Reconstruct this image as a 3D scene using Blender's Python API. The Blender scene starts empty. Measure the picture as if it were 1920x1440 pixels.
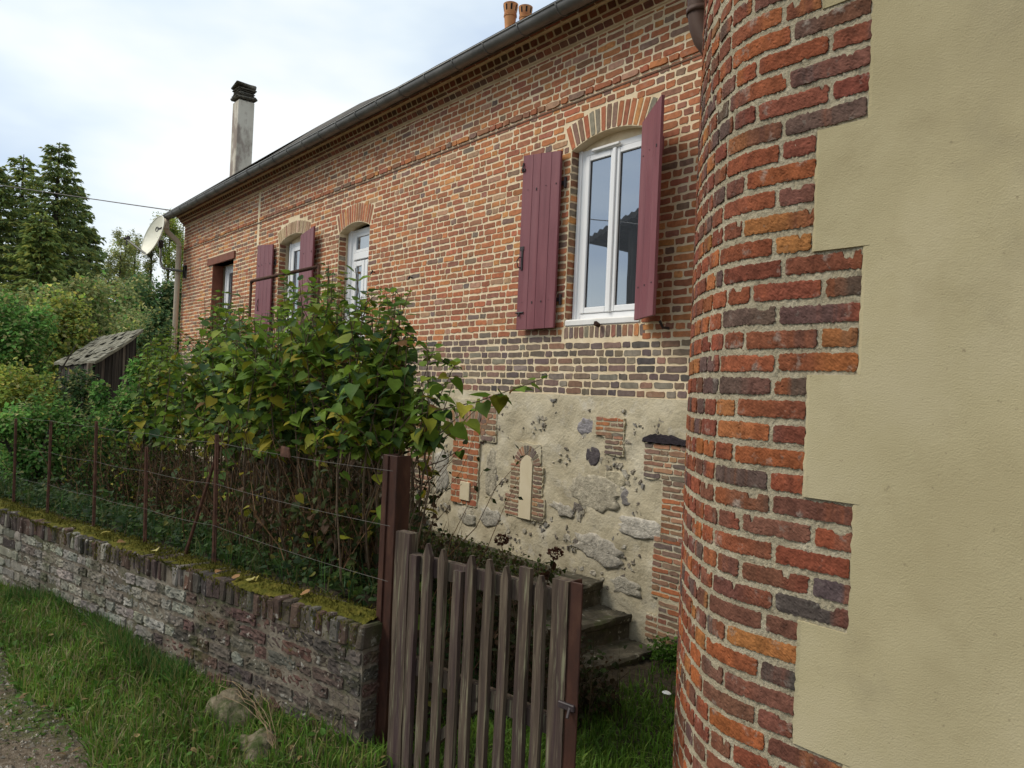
import bpy, math, random
import numpy as np
from mathutils import Vector

# ------------------------------------------------------------------ camera, sky, sun, exposure
YAW, PITCH, ROLL, FPX = 0.684213, 0.011038, 0.044153, 1437.68
sc = bpy.context.scene
C = sc.collection
Fv = np.array([-math.cos(YAW)*math.cos(PITCH), math.sin(YAW)*math.cos(PITCH), math.sin(PITCH)])
_r = np.array([math.sin(YAW), math.cos(YAW), 0.0]); _u = np.cross(_r, Fv)
Rv = _r*math.cos(ROLL)+_u*math.sin(ROLL); Uv = -_r*math.sin(ROLL)+_u*math.cos(ROLL)
from mathutils import Matrix
cd = bpy.data.cameras.new('camera'); cam = bpy.data.objects.new('camera', cd); C.objects.link(cam)
cd.sensor_width = 36; cd.lens = FPX/1920*36; cd.clip_start = 0.05; cd.clip_end = 2000
cam.matrix_world = Matrix(((Rv[0], Uv[0], -Fv[0], 0), (Rv[1], Uv[1], -Fv[1], 0), (Rv[2], Uv[2], -Fv[2], 0), (0, 0, 0, 1)))
sc.camera = cam
SUN_EL, SUN_AZ = math.radians(46), math.radians(232)      # azimuth of the direction the light comes from (x axis, ccw)
w = bpy.data.worlds.new('World'); sc.world = w; w.use_nodes = True
nt = w.node_tree; N = nt.nodes; L = nt.links; N.clear()
sky = N.new('ShaderNodeTexSky'); sky.sky_type = 'NISHITA'; sky.sun_disc = False
sky.sun_elevation = SUN_EL; sky.sun_rotation = math.pi/2-SUN_AZ; sky.dust_density = 2.0; sky.air_density = 1.0
tc = N.new('ShaderNodeTexCoord'); mp = N.new('ShaderNodeMapping'); mp.inputs['Scale'].default_value = (1.0, 1.0, 2.6)
mp.inputs['Location'].default_value = (1.3, 0.35, 0.2)
nz = N.new('ShaderNodeTexNoise'); nz.inputs['Scale'].default_value = 1.7; nz.inputs['Detail'].default_value = 5; nz.inputs['Roughness'].default_value = 0.5
rp = N.new('ShaderNodeValToRGB'); rp.color_ramp.elements[0].position = .38; rp.color_ramp.elements[1].position = .60
rp.color_ramp.elements[0].color = (5.0, 6.0, 7.4, 1); rp.color_ramp.elements[1].color = (8.6, 8.8, 8.7, 1)
em = rp.color_ramp.elements.new(.49); em.color = (6.9, 7.7, 8.2, 1)
mx = N.new('ShaderNodeMix'); mx.data_type = 'RGBA'; mx.inputs[0].default_value = 0.86
bg = N.new('ShaderNodeBackground'); bg.inputs['Strength'].default_value = 0.1
wo = N.new('ShaderNodeOutputWorld')
L.new(tc.outputs['Generated'], mp.inputs['Vector']); L.new(mp.outputs[0], nz.inputs['Vector']); L.new(nz.outputs[0], rp.inputs[0])
L.new(sky.outputs[0], mx.inputs[6]); L.new(rp.outputs[0], mx.inputs[7]); L.new(mx.outputs[2], bg.inputs[0]); L.new(bg.outputs[0], wo.inputs[0])
sl = bpy.data.lights.new('sun', 'SUN'); sl.energy = 1.9; sl.angle = math.radians(24); sl.color = (1.0, .92, .79)
so = bpy.data.objects.new('sun', sl); C.objects.link(so)
sd = Vector((math.cos(SUN_EL)*math.cos(SUN_AZ), math.cos(SUN_EL)*math.sin(SUN_AZ), math.sin(SUN_EL)))
so.rotation_euler = sd.to_track_quat('Z', 'Y').to_euler()
sc.view_settings.view_transform = 'Standard'; sc.view_settings.look = 'None'; sc.view_settings.gamma = 1
sc.view_settings.use_curve_mapping = False
sc.view_settings.exposure = 0.40

rnd = random.Random(7); rng = np.random.default_rng(7)

# survey helpers: measured points of the place
def ray(x, y): return Fv+Rv*(x-960)/FPX-Uv*(y-720)/FPX
def atY(x, y, Y): v = ray(x, y); return v*(Y/v[1])
def atZ(x, y, Z): v = ray(x, y); return v*(Z/v[2])
def atD(x, y, d): v = ray(x, y); return v*d

# ------------------------------------------------------------------ mesh helpers
class MB:
    def __init__(s): s.v = []; s.f = []; s.c = []; s.n = 0
    def add(s, v, f, c=(1, 1, 1)):
        v = np.asarray(v, float).reshape(-1, 3); s.v.append(v)
        if len(f):
            if isinstance(f, np.ndarray): s.f.append(f+s.n)
            else:
                g = {}
                for q in f: g.setdefault(len(q), []).append(q)
                for q in g.values(): s.f.append(np.array(q)+s.n)
        c = np.asarray(c, float)
        if c.ndim == 1: c = np.tile(c[:3], (len(v), 1))
        s.c.append(c); s.n += len(v)
    def box(s, a, b, c=(1, 1, 1), M=None, jit=0):
        x0, y0, z0 = a; x1, y1, z1 = b
        v = np.array([[x0, y0, z0], [x1, y0, z0], [x1, y1, z0], [x0, y1, z0], [x0, y0, z1], [x1, y0, z1], [x1, y1, z1], [x0, y1, z1]], float)
        if jit: v += rng.normal(0, jit, v.shape)
        if M is not None: v = M(v)
        s.add(v, [(0, 3, 2, 1), (4, 5, 6, 7), (0, 1, 5, 4), (1, 2, 6, 5), (2, 3, 7, 6), (3, 0, 4, 7)], c)
    def bbox(s, a, b, bev=.004, c=(1, 1, 1), M=None, jit=0):   # bevelled box
        a = np.minimum(a, b).astype(float); b_ = np.maximum(a, np.maximum(a, b)).astype(float)
        a2 = np.array(a, float); b2 = np.array(np.maximum(a, b), float)
        bev = min(bev, .45*float(min(b2-a2)))
        vs = []; idx = {}
        for i in range(8):
            sx, sy, sz = (i & 1), (i >> 1) & 1, (i >> 2) & 1
            co = np.array([b2[0] if sx else a2[0], b2[1] if sy else a2[1], b2[2] if sz else a2[2]])
            for ax in range(3):
                p = co.copy()
                for k in range(3):
                    if k != ax: p[k] += -bev if (sx, sy, sz)[k] else bev
                idx[(i, ax)] = len(vs); vs.append(p)
        F = []
        for ax in range(3):
            o = [k for k in range(3) if k != ax]
            for sgn in (0, 1):
                q = []
                for (p, r) in ((0, 0), (1, 0), (1, 1), (0, 1)):
                    i = (sgn << ax) | (p << o[0]) | (r << o[1]); q.append(idx[(i, ax)])
                if (sgn == 0) ^ (ax == 1): q = q[::-1]
                F.append(tuple(q))
        for ax in range(3):      # edges along ax
            o = [k for k in range(3) if k != ax]
            for p in (0, 1):
                for r in (0, 1):
                    i0 = (p << o[0]) | (r << o[1]); i1 = i0 | (1 << ax)
                    q = [idx[(i0, o[0])], idx[(i1, o[0])], idx[(i1, o[1])], idx[(i0, o[1])]]
                    if (p ^ r) ^ (ax == 1): q = q[::-1]
                    F.append(tuple(q))
        for i in range(8): F.append((idx[(i, 0)], idx[(i, 1)], idx[(i, 2)]))
        v = np.array(vs)
        if jit:
            d = rng.normal(0, jit, (8, 3)); v += np.repeat(d, 3, axis=0)
        if M is not None: v = M(v)
        s.add(v, F, c)
    def tube(s, pts, rad, n=8, c=(1, 1, 1), cap=True):
        pts = np.asarray(pts, float); m = len(pts); rad = np.broadcast_to(np.asarray(rad, float), (m,))
        T = np.gradient(pts, axis=0); T /= np.linalg.norm(T, axis=1)[:, None]+1e-9
        ref = np.array([0, 0, 1.]) if abs(T[0][2]) < .9 else np.array([1., 0, 0])
        V = []
        A = np.cross(T[0], ref); A /= np.linalg.norm(A)
        for i in range(m):
            A = A-T[i]*(A@T[i]); A /= np.linalg.norm(A)+1e-9; B = np.cross(T[i], A)
            a = np.arange(n)*2*math.pi/n
            V.append(pts[i]+rad[i]*(np.cos(a)[:, None]*A+np.sin(a)[:, None]*B))
        V = np.concatenate(V); i, j = np.meshgrid(np.arange(m-1), np.arange(n), indexing='ij'); j2 = (j+1) % n
        F = np.stack([i*n+j, i*n+j2, (i+1)*n+j2, (i+1)*n+j], -1).reshape(-1, 4)
        s.add(V, F, c)
        if cap:
            s.f.append(np.array([list(range(n))[::-1]])+s.n-len(V)); s.f.append(np.array([list(range(n))])+s.n-n)
    def grid(s, P, c=(1, 1, 1), flip=False):     # P: (a,b,3)
        a, b, _ = P.shape
        i, j = np.meshgrid(np.arange(a-1), np.arange(b-1), indexing='ij')
        F = np.stack([i*b+j, i*b+j+1, (i+1)*b+j+1, (i+1)*b+j], -1).reshape(-1, 4)
        if flip: F = F[:, ::-1]
        cc = np.asarray(c, float)
        if cc.ndim == 3: cc = cc.reshape(-1, 3)
        s.add(P.reshape(-1, 3), F, cc)
    def build(s, name, mat, parent=None, smooth=False, label=None, cat=None, group=None, kind=None):
        me = bpy.data.meshes.new(name); V = np.concatenate(s.v); Cc = np.concatenate(s.c)
        org = np.zeros(3)
        if parent is None:
            org = np.array([(V[:, 0].min()+V[:, 0].max())/2, (V[:, 1].min()+V[:, 1].max())/2, V[:, 2].min()])
        else:
            org = np.array(parent.get('_org', (0, 0, 0)), float) if False else np.array(ORG.get(parent.name, (0, 0, 0)))
        Vl = V-org
        me.vertices.add(len(V)); me.vertices.foreach_set('co', Vl.ravel())
        loops = np.concatenate([f.ravel() for f in s.f]); tot = np.concatenate([np.full(len(f), f.shape[1]) for f in s.f])
        st = np.concatenate([[0], np.cumsum(tot)[:-1]])
        me.loops.add(len(loops)); me.loops.foreach_set('vertex_index', loops.astype(np.int32))
        me.polygons.add(len(tot)); me.polygons.foreach_set('loop_start', st.astype(np.int32))
        me.polygons.foreach_set('use_smooth', np.full(len(tot), smooth))
        me.update(calc_edges=True); me.validate()
        at = me.color_attributes.new('Col', 'FLOAT_COLOR', 'POINT')
        if len(me.vertices) == len(V):
            at.data.foreach_set('color', np.concatenate([Cc, np.ones((len(Cc), 1))], 1).ravel())
        me.materials.append(mat)
        o = bpy.data.objects.new(name, me); C.objects.link(o)
        ORG[o.name] = tuple(org)
        if parent is not None: o.parent = parent
        else: o.location = org
        tag(o, label, cat, group, kind)
        return o
ORG = {}
def tag(o, label=None, cat=None, group=None, kind=None):
    if label: o['label'] = label
    if cat: o['category'] = cat
    if group: o['group'] = group
    if kind: o['kind'] = kind
    return o
def thing(name, label, cat, loc, group=None):
    o = bpy.data.objects.new(name, None); C.objects.link(o); o.location = loc; o.empty_display_size = .1
    ORG[o.name] = tuple(float(q) for q in loc)
    return tag(o, label, cat, group)

# ------------------------------------------------------------------ materials
def mat(name, cols=((.5, .5, .5),), pos=None, scale=8, detail=6, rough=.85, bump=.3, bscale=40, bdist=.004, vcol=False, stretch=(1, 1, 1),
        spec=.3, metal=0, trans=0, patches=None, rough_n=.6):
    m = bpy.data.materials.new(name); m.use_nodes = True; t = m.node_tree; n = t.nodes; l = t.links
    b = n['Principled BSDF']; b.inputs['Roughness'].default_value = rough; b.inputs['Specular IOR Level'].default_value = spec
    b.inputs['Metallic'].default_value = metal
    g = n.new('ShaderNodeNewGeometry'); m_ = n.new('ShaderNodeMapping'); m_.inputs['Scale'].default_value = stretch
    l.new(g.outputs['Position'], m_.inputs['Vector'])
    z = n.new('ShaderNodeTexNoise'); z.inputs['Scale'].default_value = scale; z.inputs['Detail'].default_value = detail; z.inputs['Roughness'].default_value = rough_n
    l.new(m_.outputs[0], z.inputs['Vector'])
    r = n.new('ShaderNodeValToRGB'); e = r.color_ramp.elements
    k = len(cols); pos = pos or [(.3+.4*i/max(1, k-1)) for i in range(k)]
    while len(e) < k: e.new(.5)
    if k == 1: e.remove(e[1])
    for i in range(k): e[i].position = pos[i]; e[i].color = (*cols[i], 1)
    l.new(z.outputs[0], r.inputs[0]); out = r.outputs[0]
    if vcol:
        a = n.new('ShaderNodeAttribute'); a.attribute_name = 'Col'
        x = n.new('ShaderNodeMix'); x.data_type = 'RGBA'; x.blend_type = 'MULTIPLY'; x.inputs[0].default_value = 1
        l.new(out, x.inputs[6]); l.new(a.outputs['Color'], x.inputs[7]); out = x.outputs[2]
    if patches:   # (colour, scale, lo, hi, amount[, stretch])
        for pc, ps, lo, hi, am in patches:
            z2 = n.new('ShaderNodeTexNoise'); z2.inputs['Scale'].default_value = ps; z2.inputs['Detail'].default_value = 7; z2.inputs['Roughness'].default_value = .62
            l.new(m_.outputs[0], z2.inputs['Vector'])
            mr = n.new('ShaderNodeMapRange'); mr.inputs[1].default_value = lo; mr.inputs[2].default_value = hi; mr.inputs[4].default_value = am
            l.new(z2.outputs[0], mr.inputs[0])
            x = n.new('ShaderNodeMix'); x.data_type = 'RGBA'; l.new(mr.outputs[0], x.inputs[0]); l.new(out, x.inputs[6]); x.inputs[7].default_value = (*pc, 1); out = x.outputs[2]
    l.new(out, b.inputs['Base Color'])
    if bump:
        z3 = n.new('ShaderNodeTexNoise'); z3.inputs['Scale'].default_value = bscale; z3.inputs['Detail'].default_value = 9; z3.inputs['Roughness'].default_value = .65; l.new(m_.outputs[0], z3.inputs['Vector'])
        bp = n.new('ShaderNodeBump'); bp.inputs['Strength'].default_value = bump; bp.inputs['Distance'].default_value = bdist
        l.new(z3.outputs[0], bp.inputs['Height']); l.new(bp.outputs[0], b.inputs['Normal'])
    if trans:
        tr = n.new('ShaderNodeBsdfTranslucent'); l.new(out, tr.inputs[0]); ms = n.new('ShaderNodeMixShader'); ms.inputs[0].default_value = trans
        o = [q for q in n if q.type == 'OUTPUT_MATERIAL'][0]
        l.new(b.outputs[0], ms.inputs[1]); l.new(tr.outputs[0], ms.inputs[2]); l.new(ms.outputs[0], o.inputs[0])
    return m
G = lambda v: (v, v, v)
M_brick = mat('brick', (G(1.0), G(1.35), G(1.7)), scale=22, bump=.5, bscale=90, bdist=.003, vcol=True, rough=.9,
              patches=[((.42, .36, .29), 9, .60, .74, .35)])
M_brickT = mat('tower_brick', (G(.55), G(.95), G(1.3)), scale=26, detail=9, bump=1.0, bscale=70, bdist=.004, vcol=True, rough=.95, spec=.15,
               patches=[((.36, .33, .28), 15, .585, .70, .6), ((.05, .03, .024), 30, .62, .70, .6)])
M_mortar = mat('cream_mortar', ((.62, .49, .31), (.75, .61, .41), (.82, .70, .51)), scale=6, bump=.5, bscale=70, bdist=.004, rough=.95)
M_mortarT = mat('grey_lime_mortar', ((.30, .26, .18), (.39, .34, .235), (.47, .42, .31)), scale=9, bump=.9, bscale=120, bdist=.01, rough=.95)
M_render = mat('tan_render', ((.34, .29, .165), (.41, .355, .212), (.455, .40, .255)), scale=1.6, detail=8, bump=.55, bscale=230, bdist=.0045, rough=.95,
               patches=[((.27, .235, .15), 2.6, .57, .66, .35), ((.45, .385, .25), 1.6, .5, .7, .4), ((.20, .165, .10), 60, .66, .70, .55), ((.30, .25, .14), 5, .52, .72, .45), ((.24, .205, .13), .9, .56, .70, .3)])
M_plinth = mat('lime_plaster', ((.42, .36, .245), (.52, .455, .32), (.60, .54, .41)), scale=2.6, bump=1.0, bscale=26, bdist=.014, rough=.95, detail=9,
               patches=[((.62, .58, .50), 5, .56, .70, .6), ((.25, .22, .18), 7.5, .62, .72, .45)])
M_stone = mat('pale_stone', (G(.6), G(.95), G(1.25)), scale=24, bump=1, bscale=34, bdist=.02, vcol=True, rough=.95, detail=8)
M_white = mat('white_pvc', ((.78, .79, .80), (.82, .82, .82)), scale=3, bump=0, rough=.35, spec=.5)
M_sill = mat('white_sill', ((.70, .68, .64), (.82, .81, .79)), scale=5, bump=.1, rough=.6)
M_shut = mat('plum_paint', ((.150, .042, .052), (.185, .054, .066), (.215, .07, .08)), scale=5, bump=.35, bscale=30, bdist=.002, rough=.5, spec=.4,
             stretch=(3, 3, .35), patches=[((.24, .095, .105), 1.6, .45, .65, .5), ((.32, .20, .19), 34, .66, .73, .5)])
M_iron = mat('black_iron', ((.02, .015, .018), (.05, .035, .035)), scale=20, bump=.3, rough=.55, spec=.4)
M_zinc = mat('dark_zinc', ((.13, .13, .125), (.19, .185, .175), (.25, .245, .23)), scale=4, bump=.15, rough=.45, metal=.3, spec=.5, bscale=20, stretch=(1, 1, 1))
M_slate = mat('slate_roof', ((.045, .04, .038), (.08, .07, .06), (.12, .11, .08)), scale=7, bump=1, bscale=14, bdist=.03, rough=.85)
M_brownpipe = mat('brown_pipe', ((.055, .028, .018), (.085, .045, .03)), scale=9, bump=.1, rough=.6, spec=.25)
M_beige = mat('beige_pvc', ((.56, .47, .35), (.64, .55, .42)), scale=4, bump=.05, rough=.5)
M_concrete = mat('chimney_concrete', ((.40, .37, .30), (.54, .50, .42), (.60, .56, .48)), scale=2.5, bump=.5, bscale=30, rough=.95, stretch=(1, 1, .5),
                 patches=[((.20, .15, .13), 1.5, .55, .62, .75)])
M_cap = mat('weathered_slab', ((.04, .038, .03), (.11, .10, .08), (.2, .18, .13)), scale=14, bump=.8, bscale=30, bdist=.01)
M_terra = mat('terracotta', ((.38, .14, .06), (.52, .24, .09), (.48, .20, .11)), scale=9, bump=.2, rough=.7)
M_dish = mat('dish_paint', ((.62, .60, .47), (.74, .72, .60)), scale=6, bump=.02, rough=.45, patches=[((.35, .33, .26), 30, .70, .74, .5)])
M_grey = mat('galvanised', ((.10, .10, .09), (.17, .16, .14)), scale=20, bump=.1, rough=.5, metal=.4)
M_rust = mat('rust_paint', ((.026, .010, .006), (.046, .016, .009), (.075, .032, .018)), scale=18, bump=.5, bscale=60, bdist=.002, rough=.65, spec=.35, stretch=(1, 1, .4))
M_rustpost = mat('rusty_iron', ((.035, .018, .012), (.07, .030, .018), (.11, .052, .03)), scale=26, bump=.6, bscale=80, bdist=.003, rough=.9)
M_lintel = mat('red_oxide', ((.15, .05, .03), (.23, .085, .05)), scale=6, bump=.3, rough=.7)
M_grain = mat('weathered_wood', ((.036, .026, .019), (.080, .058, .042), (.16, .125, .085)), scale=16, bump=.9, bscale=60, bdist=.004, rough=.95, stretch=(3, 3, .16),
              patches=[((.25, .245, .15), 28, .56, .66, .7), ((.05, .028, .032), 5, .50, .66, .75)])
M_shedwood = mat('dark_boards', ((.018, .014, .011), (.05, .04, .032), (.11, .095, .075)), scale=9, bump=.6, bscale=30, stretch=(2, 2, .12), vcol=True)
M_shedroof = mat('mossy_tiles', ((.10, .095, .07), (.19, .18, .135), (.27, .26, .21)), scale=5, bump=1, bscale=16, bdist=.03, rough=.95, vcol=True)
M_step = mat('old_stone_steps', ((.035, .03, .022), (.075, .065, .045), (.15, .13, .095)), scale=7, bump=1, bscale=30, bdist=.01, rough=.95,
             patches=[((.42, .40, .32), 16, .60, .68, .75), ((.05, .07, .015), 5, .55, .68, .6)])
M_cream = mat('cream_panel', ((.62, .53, .36), (.70, .61, .44)), scale=6, bump=.15, rough=.8)
M_moss = mat('moss', ((.045, .05, .008), (.10, .095, .015), (.17, .14, .028)), scale=16, bump=1, bscale=120, bdist=.012, rough=1, spec=.1)
M_soil = mat('leafy_soil', ((.022, .017, .011), (.05, .038, .024), (.09, .07, .04)), scale=18, bump=1, bscale=50, bdist=.03, rough=1)
M_gravel = mat('gravel', ((.085, .062, .038), (.16, .122, .082), (.26, .21, .155)), scale=34, bump=1, bscale=90, bdist=.02, rough=1,
               patches=[((.075, .10, .02), 2.2, .50, .62, .8)])
M_pebble = mat('pebbles', (G(.7), G(1.2)), scale=20, bump=.3, vcol=True)
M_grass = mat('grass_blades', (G(.55), G(1.35)), scale=2.2, bump=0, vcol=True, rough=.6, spec=.25, trans=.3)
M_leaf = mat('leaves', (G(.75), G(1.2)), scale=14, bump=.4, bscale=60, bdist=.002, vcol=True, rough=.6, spec=.13, trans=.33)
M_far = mat('far_foliage', (G(2.2), G(3.4)), scale=1.2, bump=0, vcol=True, rough=.8, spec=.15, trans=.35)
M_stem = mat('woody_stem', ((.045, .03, .02), (.11, .075, .045), (.16, .12, .075)), scale=20, bump=.5, bscale=60, vcol=True, rough=.9)
M_bark = mat('bark', ((.03, .025, .02), (.08, .065, .05)), scale=5, bump=.8, bscale=12, bdist=.03, rough=.95)
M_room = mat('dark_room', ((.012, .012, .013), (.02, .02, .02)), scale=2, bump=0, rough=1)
M_wire = mat('wire', ((.05, .045, .04), (.10, .09, .08)), scale=9, bump=0, rough=.6, metal=.5)
M_rock = mat('mossy_rock', ((.07, .055, .035), (.17, .14, .09), (.27, .23, .16)), scale=13, bump=1, bscale=30, bdist=.02, rough=.95, patches=[((.04, .06, .012), 9, .46, .58, .9)])
def glass(name, tint=(.02, .024, .03), fac=.36):
    m = bpy.data.materials.new(name); m.use_nodes = True; n = m.node_tree.nodes; l = m.node_tree.links; b = n['Principled BSDF']
    b.inputs['Base Color'].default_value = (*tint, 1); b.inputs['Roughness'].default_value = .25
    g = n.new('ShaderNodeBsdfGlossy'); g.inputs['Roughness'].default_value = .012; g.inputs['Color'].default_value = (.86, .93, 1, 1)
    tcn = n.new('ShaderNodeNewGeometry'); nz_ = n.new('ShaderNodeTexNoise'); nz_.inputs['Scale'].default_value = 1.3; l.new(tcn.outputs['Position'], nz_.inputs['Vector'])
    bp = n.new('ShaderNodeBump'); bp.inputs['Strength'].default_value = .04; bp.inputs['Distance'].default_value = .02; l.new(nz_.outputs[0], bp.inputs['Height']); l.new(bp.outputs[0], g.inputs['Normal'])
    ms = n.new('ShaderNodeMixShader'); ms.inputs[0].default_value = fac; o = [q for q in n if q.type == 'OUTPUT_MATERIAL'][0]
    l.new(b.outputs[0], ms.inputs[1]); l.new(g.outputs[0], ms.inputs[2]); l.new(ms.outputs[0], o.inputs[0]); return m
M_glass = glass('window_glass')

# ------------------------------------------------------------------ brick makers
PAL = [((.345, .135, .056), 4), ((.29, .105, .050), 4.2), ((.245, .095, .051), 4), ((.205, .092, .057), 2.4), ((.38, .17, .065), 1.6), ((.165, .10, .072), 1.3), ((.135, .098, .078), .45), ((.29, .165, .105), 1.6)]
PDARK = [((.125, .092, .076), 4), ((.108, .082, .072), 3), ((.155, .108, .082), 3), ((.19, .105, .075), 1.6), ((.17, .145, .115), 1.5), ((.068, .058, .054), .7)]
PTOW = [((.30, .098, .036), 2.8), ((.235, .073, .036), 4.2), ((.185, .062, .037), 4), ((.155, .068, .046), 2.8), ((.115, .070, .056), 1.8), ((.085, .067, .062), .9), ((.32, .13, .045), .9)]
def pick(P):
    t = rnd.random()*sum(q[1] for q in P)
    for c, wgt in P:
        t -= wgt
        if t <= 0: break
    j = rnd.uniform(.86, 1.14)
    return np.array([c[0]*j*rnd.uniform(.95, 1.05), c[1]*j*rnd.uniform(.92, 1.08), c[2]*j*rnd.uniform(.92, 1.08)])
_t = np.array([(-.86, -1), (-.3, -1), (.3, -1), (.86, -1), (1, -.72), (1, .72), (.86, 1), (.3, 1), (-.3, 1), (-.86, 1), (-1, .72), (-1, -.72)])
_sideF = [(i, (i+1) % 12, 12+(i+1) % 12, 12+i) for i in range(12)]+[tuple(range(12, 24))]
def brick(mb, S, u0, u1, v0, v1, col, h=.003, sink=.008, jit=.0022):
    cu, cv, hu, hv = (u0+u1)/2, (v0+v1)/2, (u1-u0)/2, (v1-v0)/2
    o = _t*[hu, hv]+rng.normal(0, jit, (12, 2))
    inner = o*[max(0, 1-.003/max(hu, .004)), max(0, 1-.003/max(hv, .004))]
    hh = h+rng.normal(0, .0006, 12)+rnd.uniform(-.0005, .002)
    a = S(np.concatenate([o, inner])[:, 0]+cu, np.concatenate([o, inner])[:, 1]+cv, np.concatenate([np.full(12, -sink), hh]))
    mb.add(a, _sideF, col)
def relief(mb, S, u0, u1, v0, v1, col, h=.004, du=.012, jit=.004, rel=.0022, smear=.3, nv=5, rag=0, pal2=None):
    nu = max(4, int((u1-u0)/du))
    U = np.linspace(0, 1, nu+1); V = np.linspace(0, 1, nv+1)
    def wav(n, amp):
        x = np.linspace(0, 1, n); y = sum(rng.normal()*np.sin(2*math.pi*(k*x+rng.random()))/k**.6 for k in (1, 2, 3, 5)); return amp*y*.5+rng.normal(0, amp*.35, n)
    L0, L1 = u0+np.abs(wav(nv+1, jit*.7)), u1-np.abs(wav(nv+1, jit*.7)); B0, B1 = v0+np.abs(wav(nu+1, jit*.8)), v1-np.abs(wav(nu+1, jit))
    if rnd.random() < smear:
        k = rnd.randrange(0, nu+1); wd = rnd.randint(1, 4); B1[max(0, k-wd):k+wd] -= rnd.uniform(.006, .02)
    if rag: L0 = L0+rng.normal(0, rag, nv+1); L1 = L1+rng.normal(0, rag, nv+1); B0 = B0+rng.normal(0, rag, nu+1); B1 = B1+rng.normal(0, rag, nu+1)
    u = L0[None, :]+(L1-L0)[None, :]*U[:, None]; v = B0[:, None]+(B1-B0)[:, None]*V[None, :]
    # round the corners
    cr = .003
    for a, sa in ((0, 1), (-1, -1)):
        for b, sb in ((0, 1), (-1, -1)): u[a, b] += sa*cr*.6; v[a, b] += sb*cr*.6
    hh = h+rng.normal(0, rel, u.shape)+rnd.uniform(-.0008, .0014); hh[0, :] -= .0009; hh[-1, :] -= .0009; hh[:, 0] -= .0009; hh[:, -1] -= .0009
    up = np.pad(u, 1, mode='edge'); vp = np.pad(v, 1, mode='edge'); hp = np.pad(hh, 1, constant_values=-.012)
    c2 = pick(pal2 or PTOW); t = np.clip((np.linspace(-1, 1, nu+3)*rnd.uniform(-1.8, 1.8)+np.cumsum(rng.normal(0, .16, nu+3))), 0, 1)[:, None, None]*.7
    cc = col*(1-t)+c2*t+np.zeros((nu+3, nv+3, 1)); cc *= rng.normal(1, .07, (nu+3, nv+3, 1))
    P = S(up.ravel(), vp.ravel(), hp.ravel()).reshape(nu+3, nv+3, 3)
    mb.grid(P, np.clip(cc, .01, 1))

def intervals(a, b, cuts):
    iv = [(a, b)]
    for c0, c1 in cuts:
        nx = []
        for s0, s1 in iv:
            if c1 <= s0 or c0 >= s1: nx.append((s0, s1)); continue
            if c0 > s0: nx.append((s0, c0))
            if c1 < s1: nx.append((c1, s1))
        iv = nx
    return [q for q in iv if q[1]-q[0] > .03]

HY = 5.0
def SH(u, v, h): return np.stack([u, HY-h, v], -1)
XL, XR = -17.85, -2.6
ZT = 3.36
# openings of the long facade: x0,x1,zsill,zspring,rise
OPEN = {'big': (-5.38, -4.42, .655, 2.335, .10), 'mid': (-12.44, -11.32, .62, 2.30, .11), 'door': (-10.24, -9.33, -.1, 2.19, .10), 'lin': (-15.80, -14.62, .25, 2.29, 0)}
def soffit(o, x):
    x0, x1, a, z, r = o
    if r == 0: return z
    t = (2*x-(x0+x1))/(x1-x0); return z+r*(1-min(1, t*t))
house = thing('brick_house', 'long red brick house with cream mortar, plum shutters and a rubble plinth', 'house', (-10.5, HY, -2.1))

# backing wall of mortar with real openings
def panel_with_holes(S, xa, xb, za, zb, holes, step=.25):
    """grid cells outside arched openings"""
    mb = MB(); xs = {round(xa, 4), round(xb, 4)}
    for o in holes: xs |= set(np.round(np.linspace(o[0], o[1], 9), 4))
    x = xa
    while x < xb: xs.add(round(x, 4)); x += .6
    xs = sorted(xs)
    for a, b in zip(xs[:-1], xs[1:]):
        m = (a+b)/2; segs = [(za, za, zb, zb)]
        hs = [o for o in holes if o[0] < m < o[1]]
        if not hs: q = [(za, za, zb, zb)]
        else:
            o = hs[0]; sa, sb = soffit(o, a), soffit(o, b); q = [(max(za, o[2]) if False else za, za, o[2], o[2]), (sa, sb, zb, zb)]
            if o[2] <= za: q = q[1:]
        for z0a, z0b, z1a, z1b in q:
            P = S(np.array([a, b, b, a]), np.array([z0a, z0b, z1b, z1a]), np.zeros(4)); mb.add(P, [(0, 1, 2, 3)])
    return mb
holes = list(OPEN.values())
mb = panel_with_holes(SH, XL, XR, 0.0, ZT+.2, holes)
DEP = {'big': .13, 'mid': .17, 'door': .2, 'lin': .24}
for k, o in OPEN.items():      # reveals of the openings
    x0, x1, z0, z1, r = o; d = DEP[k]
    mb.add([[x0, HY, z0], [x0, HY+d, z0], [x0, HY+d, z1], [x0, HY, z1]], [(0, 1, 2, 3)])
    mb.add([[x1, HY, z0], [x1, HY, z1], [x1, HY+d, z1], [x1, HY+d, z0]], [(0, 1, 2, 3)])
    xs = np.linspace(x0, x1, 13); zz = [soffit(o, x) for x in xs]
    P = np.stack([np.stack([xs, np.full(13, HY), zz], -1), np.stack([xs, np.full(13, HY+d), zz], -1)]); mb.grid(P)
    mb.add([[x0, HY, z0], [x1, HY, z0], [x1, HY+d, z0], [x0, HY+d, z0]], [(0, 1, 2, 3)])
# gable end on the far left
mb.add([[XL, HY, -2.1], [XL, HY+5, -2.1], [XL, HY+5, ZT+.2], [XL, HY, ZT+.2]], [(0, 3, 2, 1)])
wall = mb.build('wall', M_mortar, house)

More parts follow.
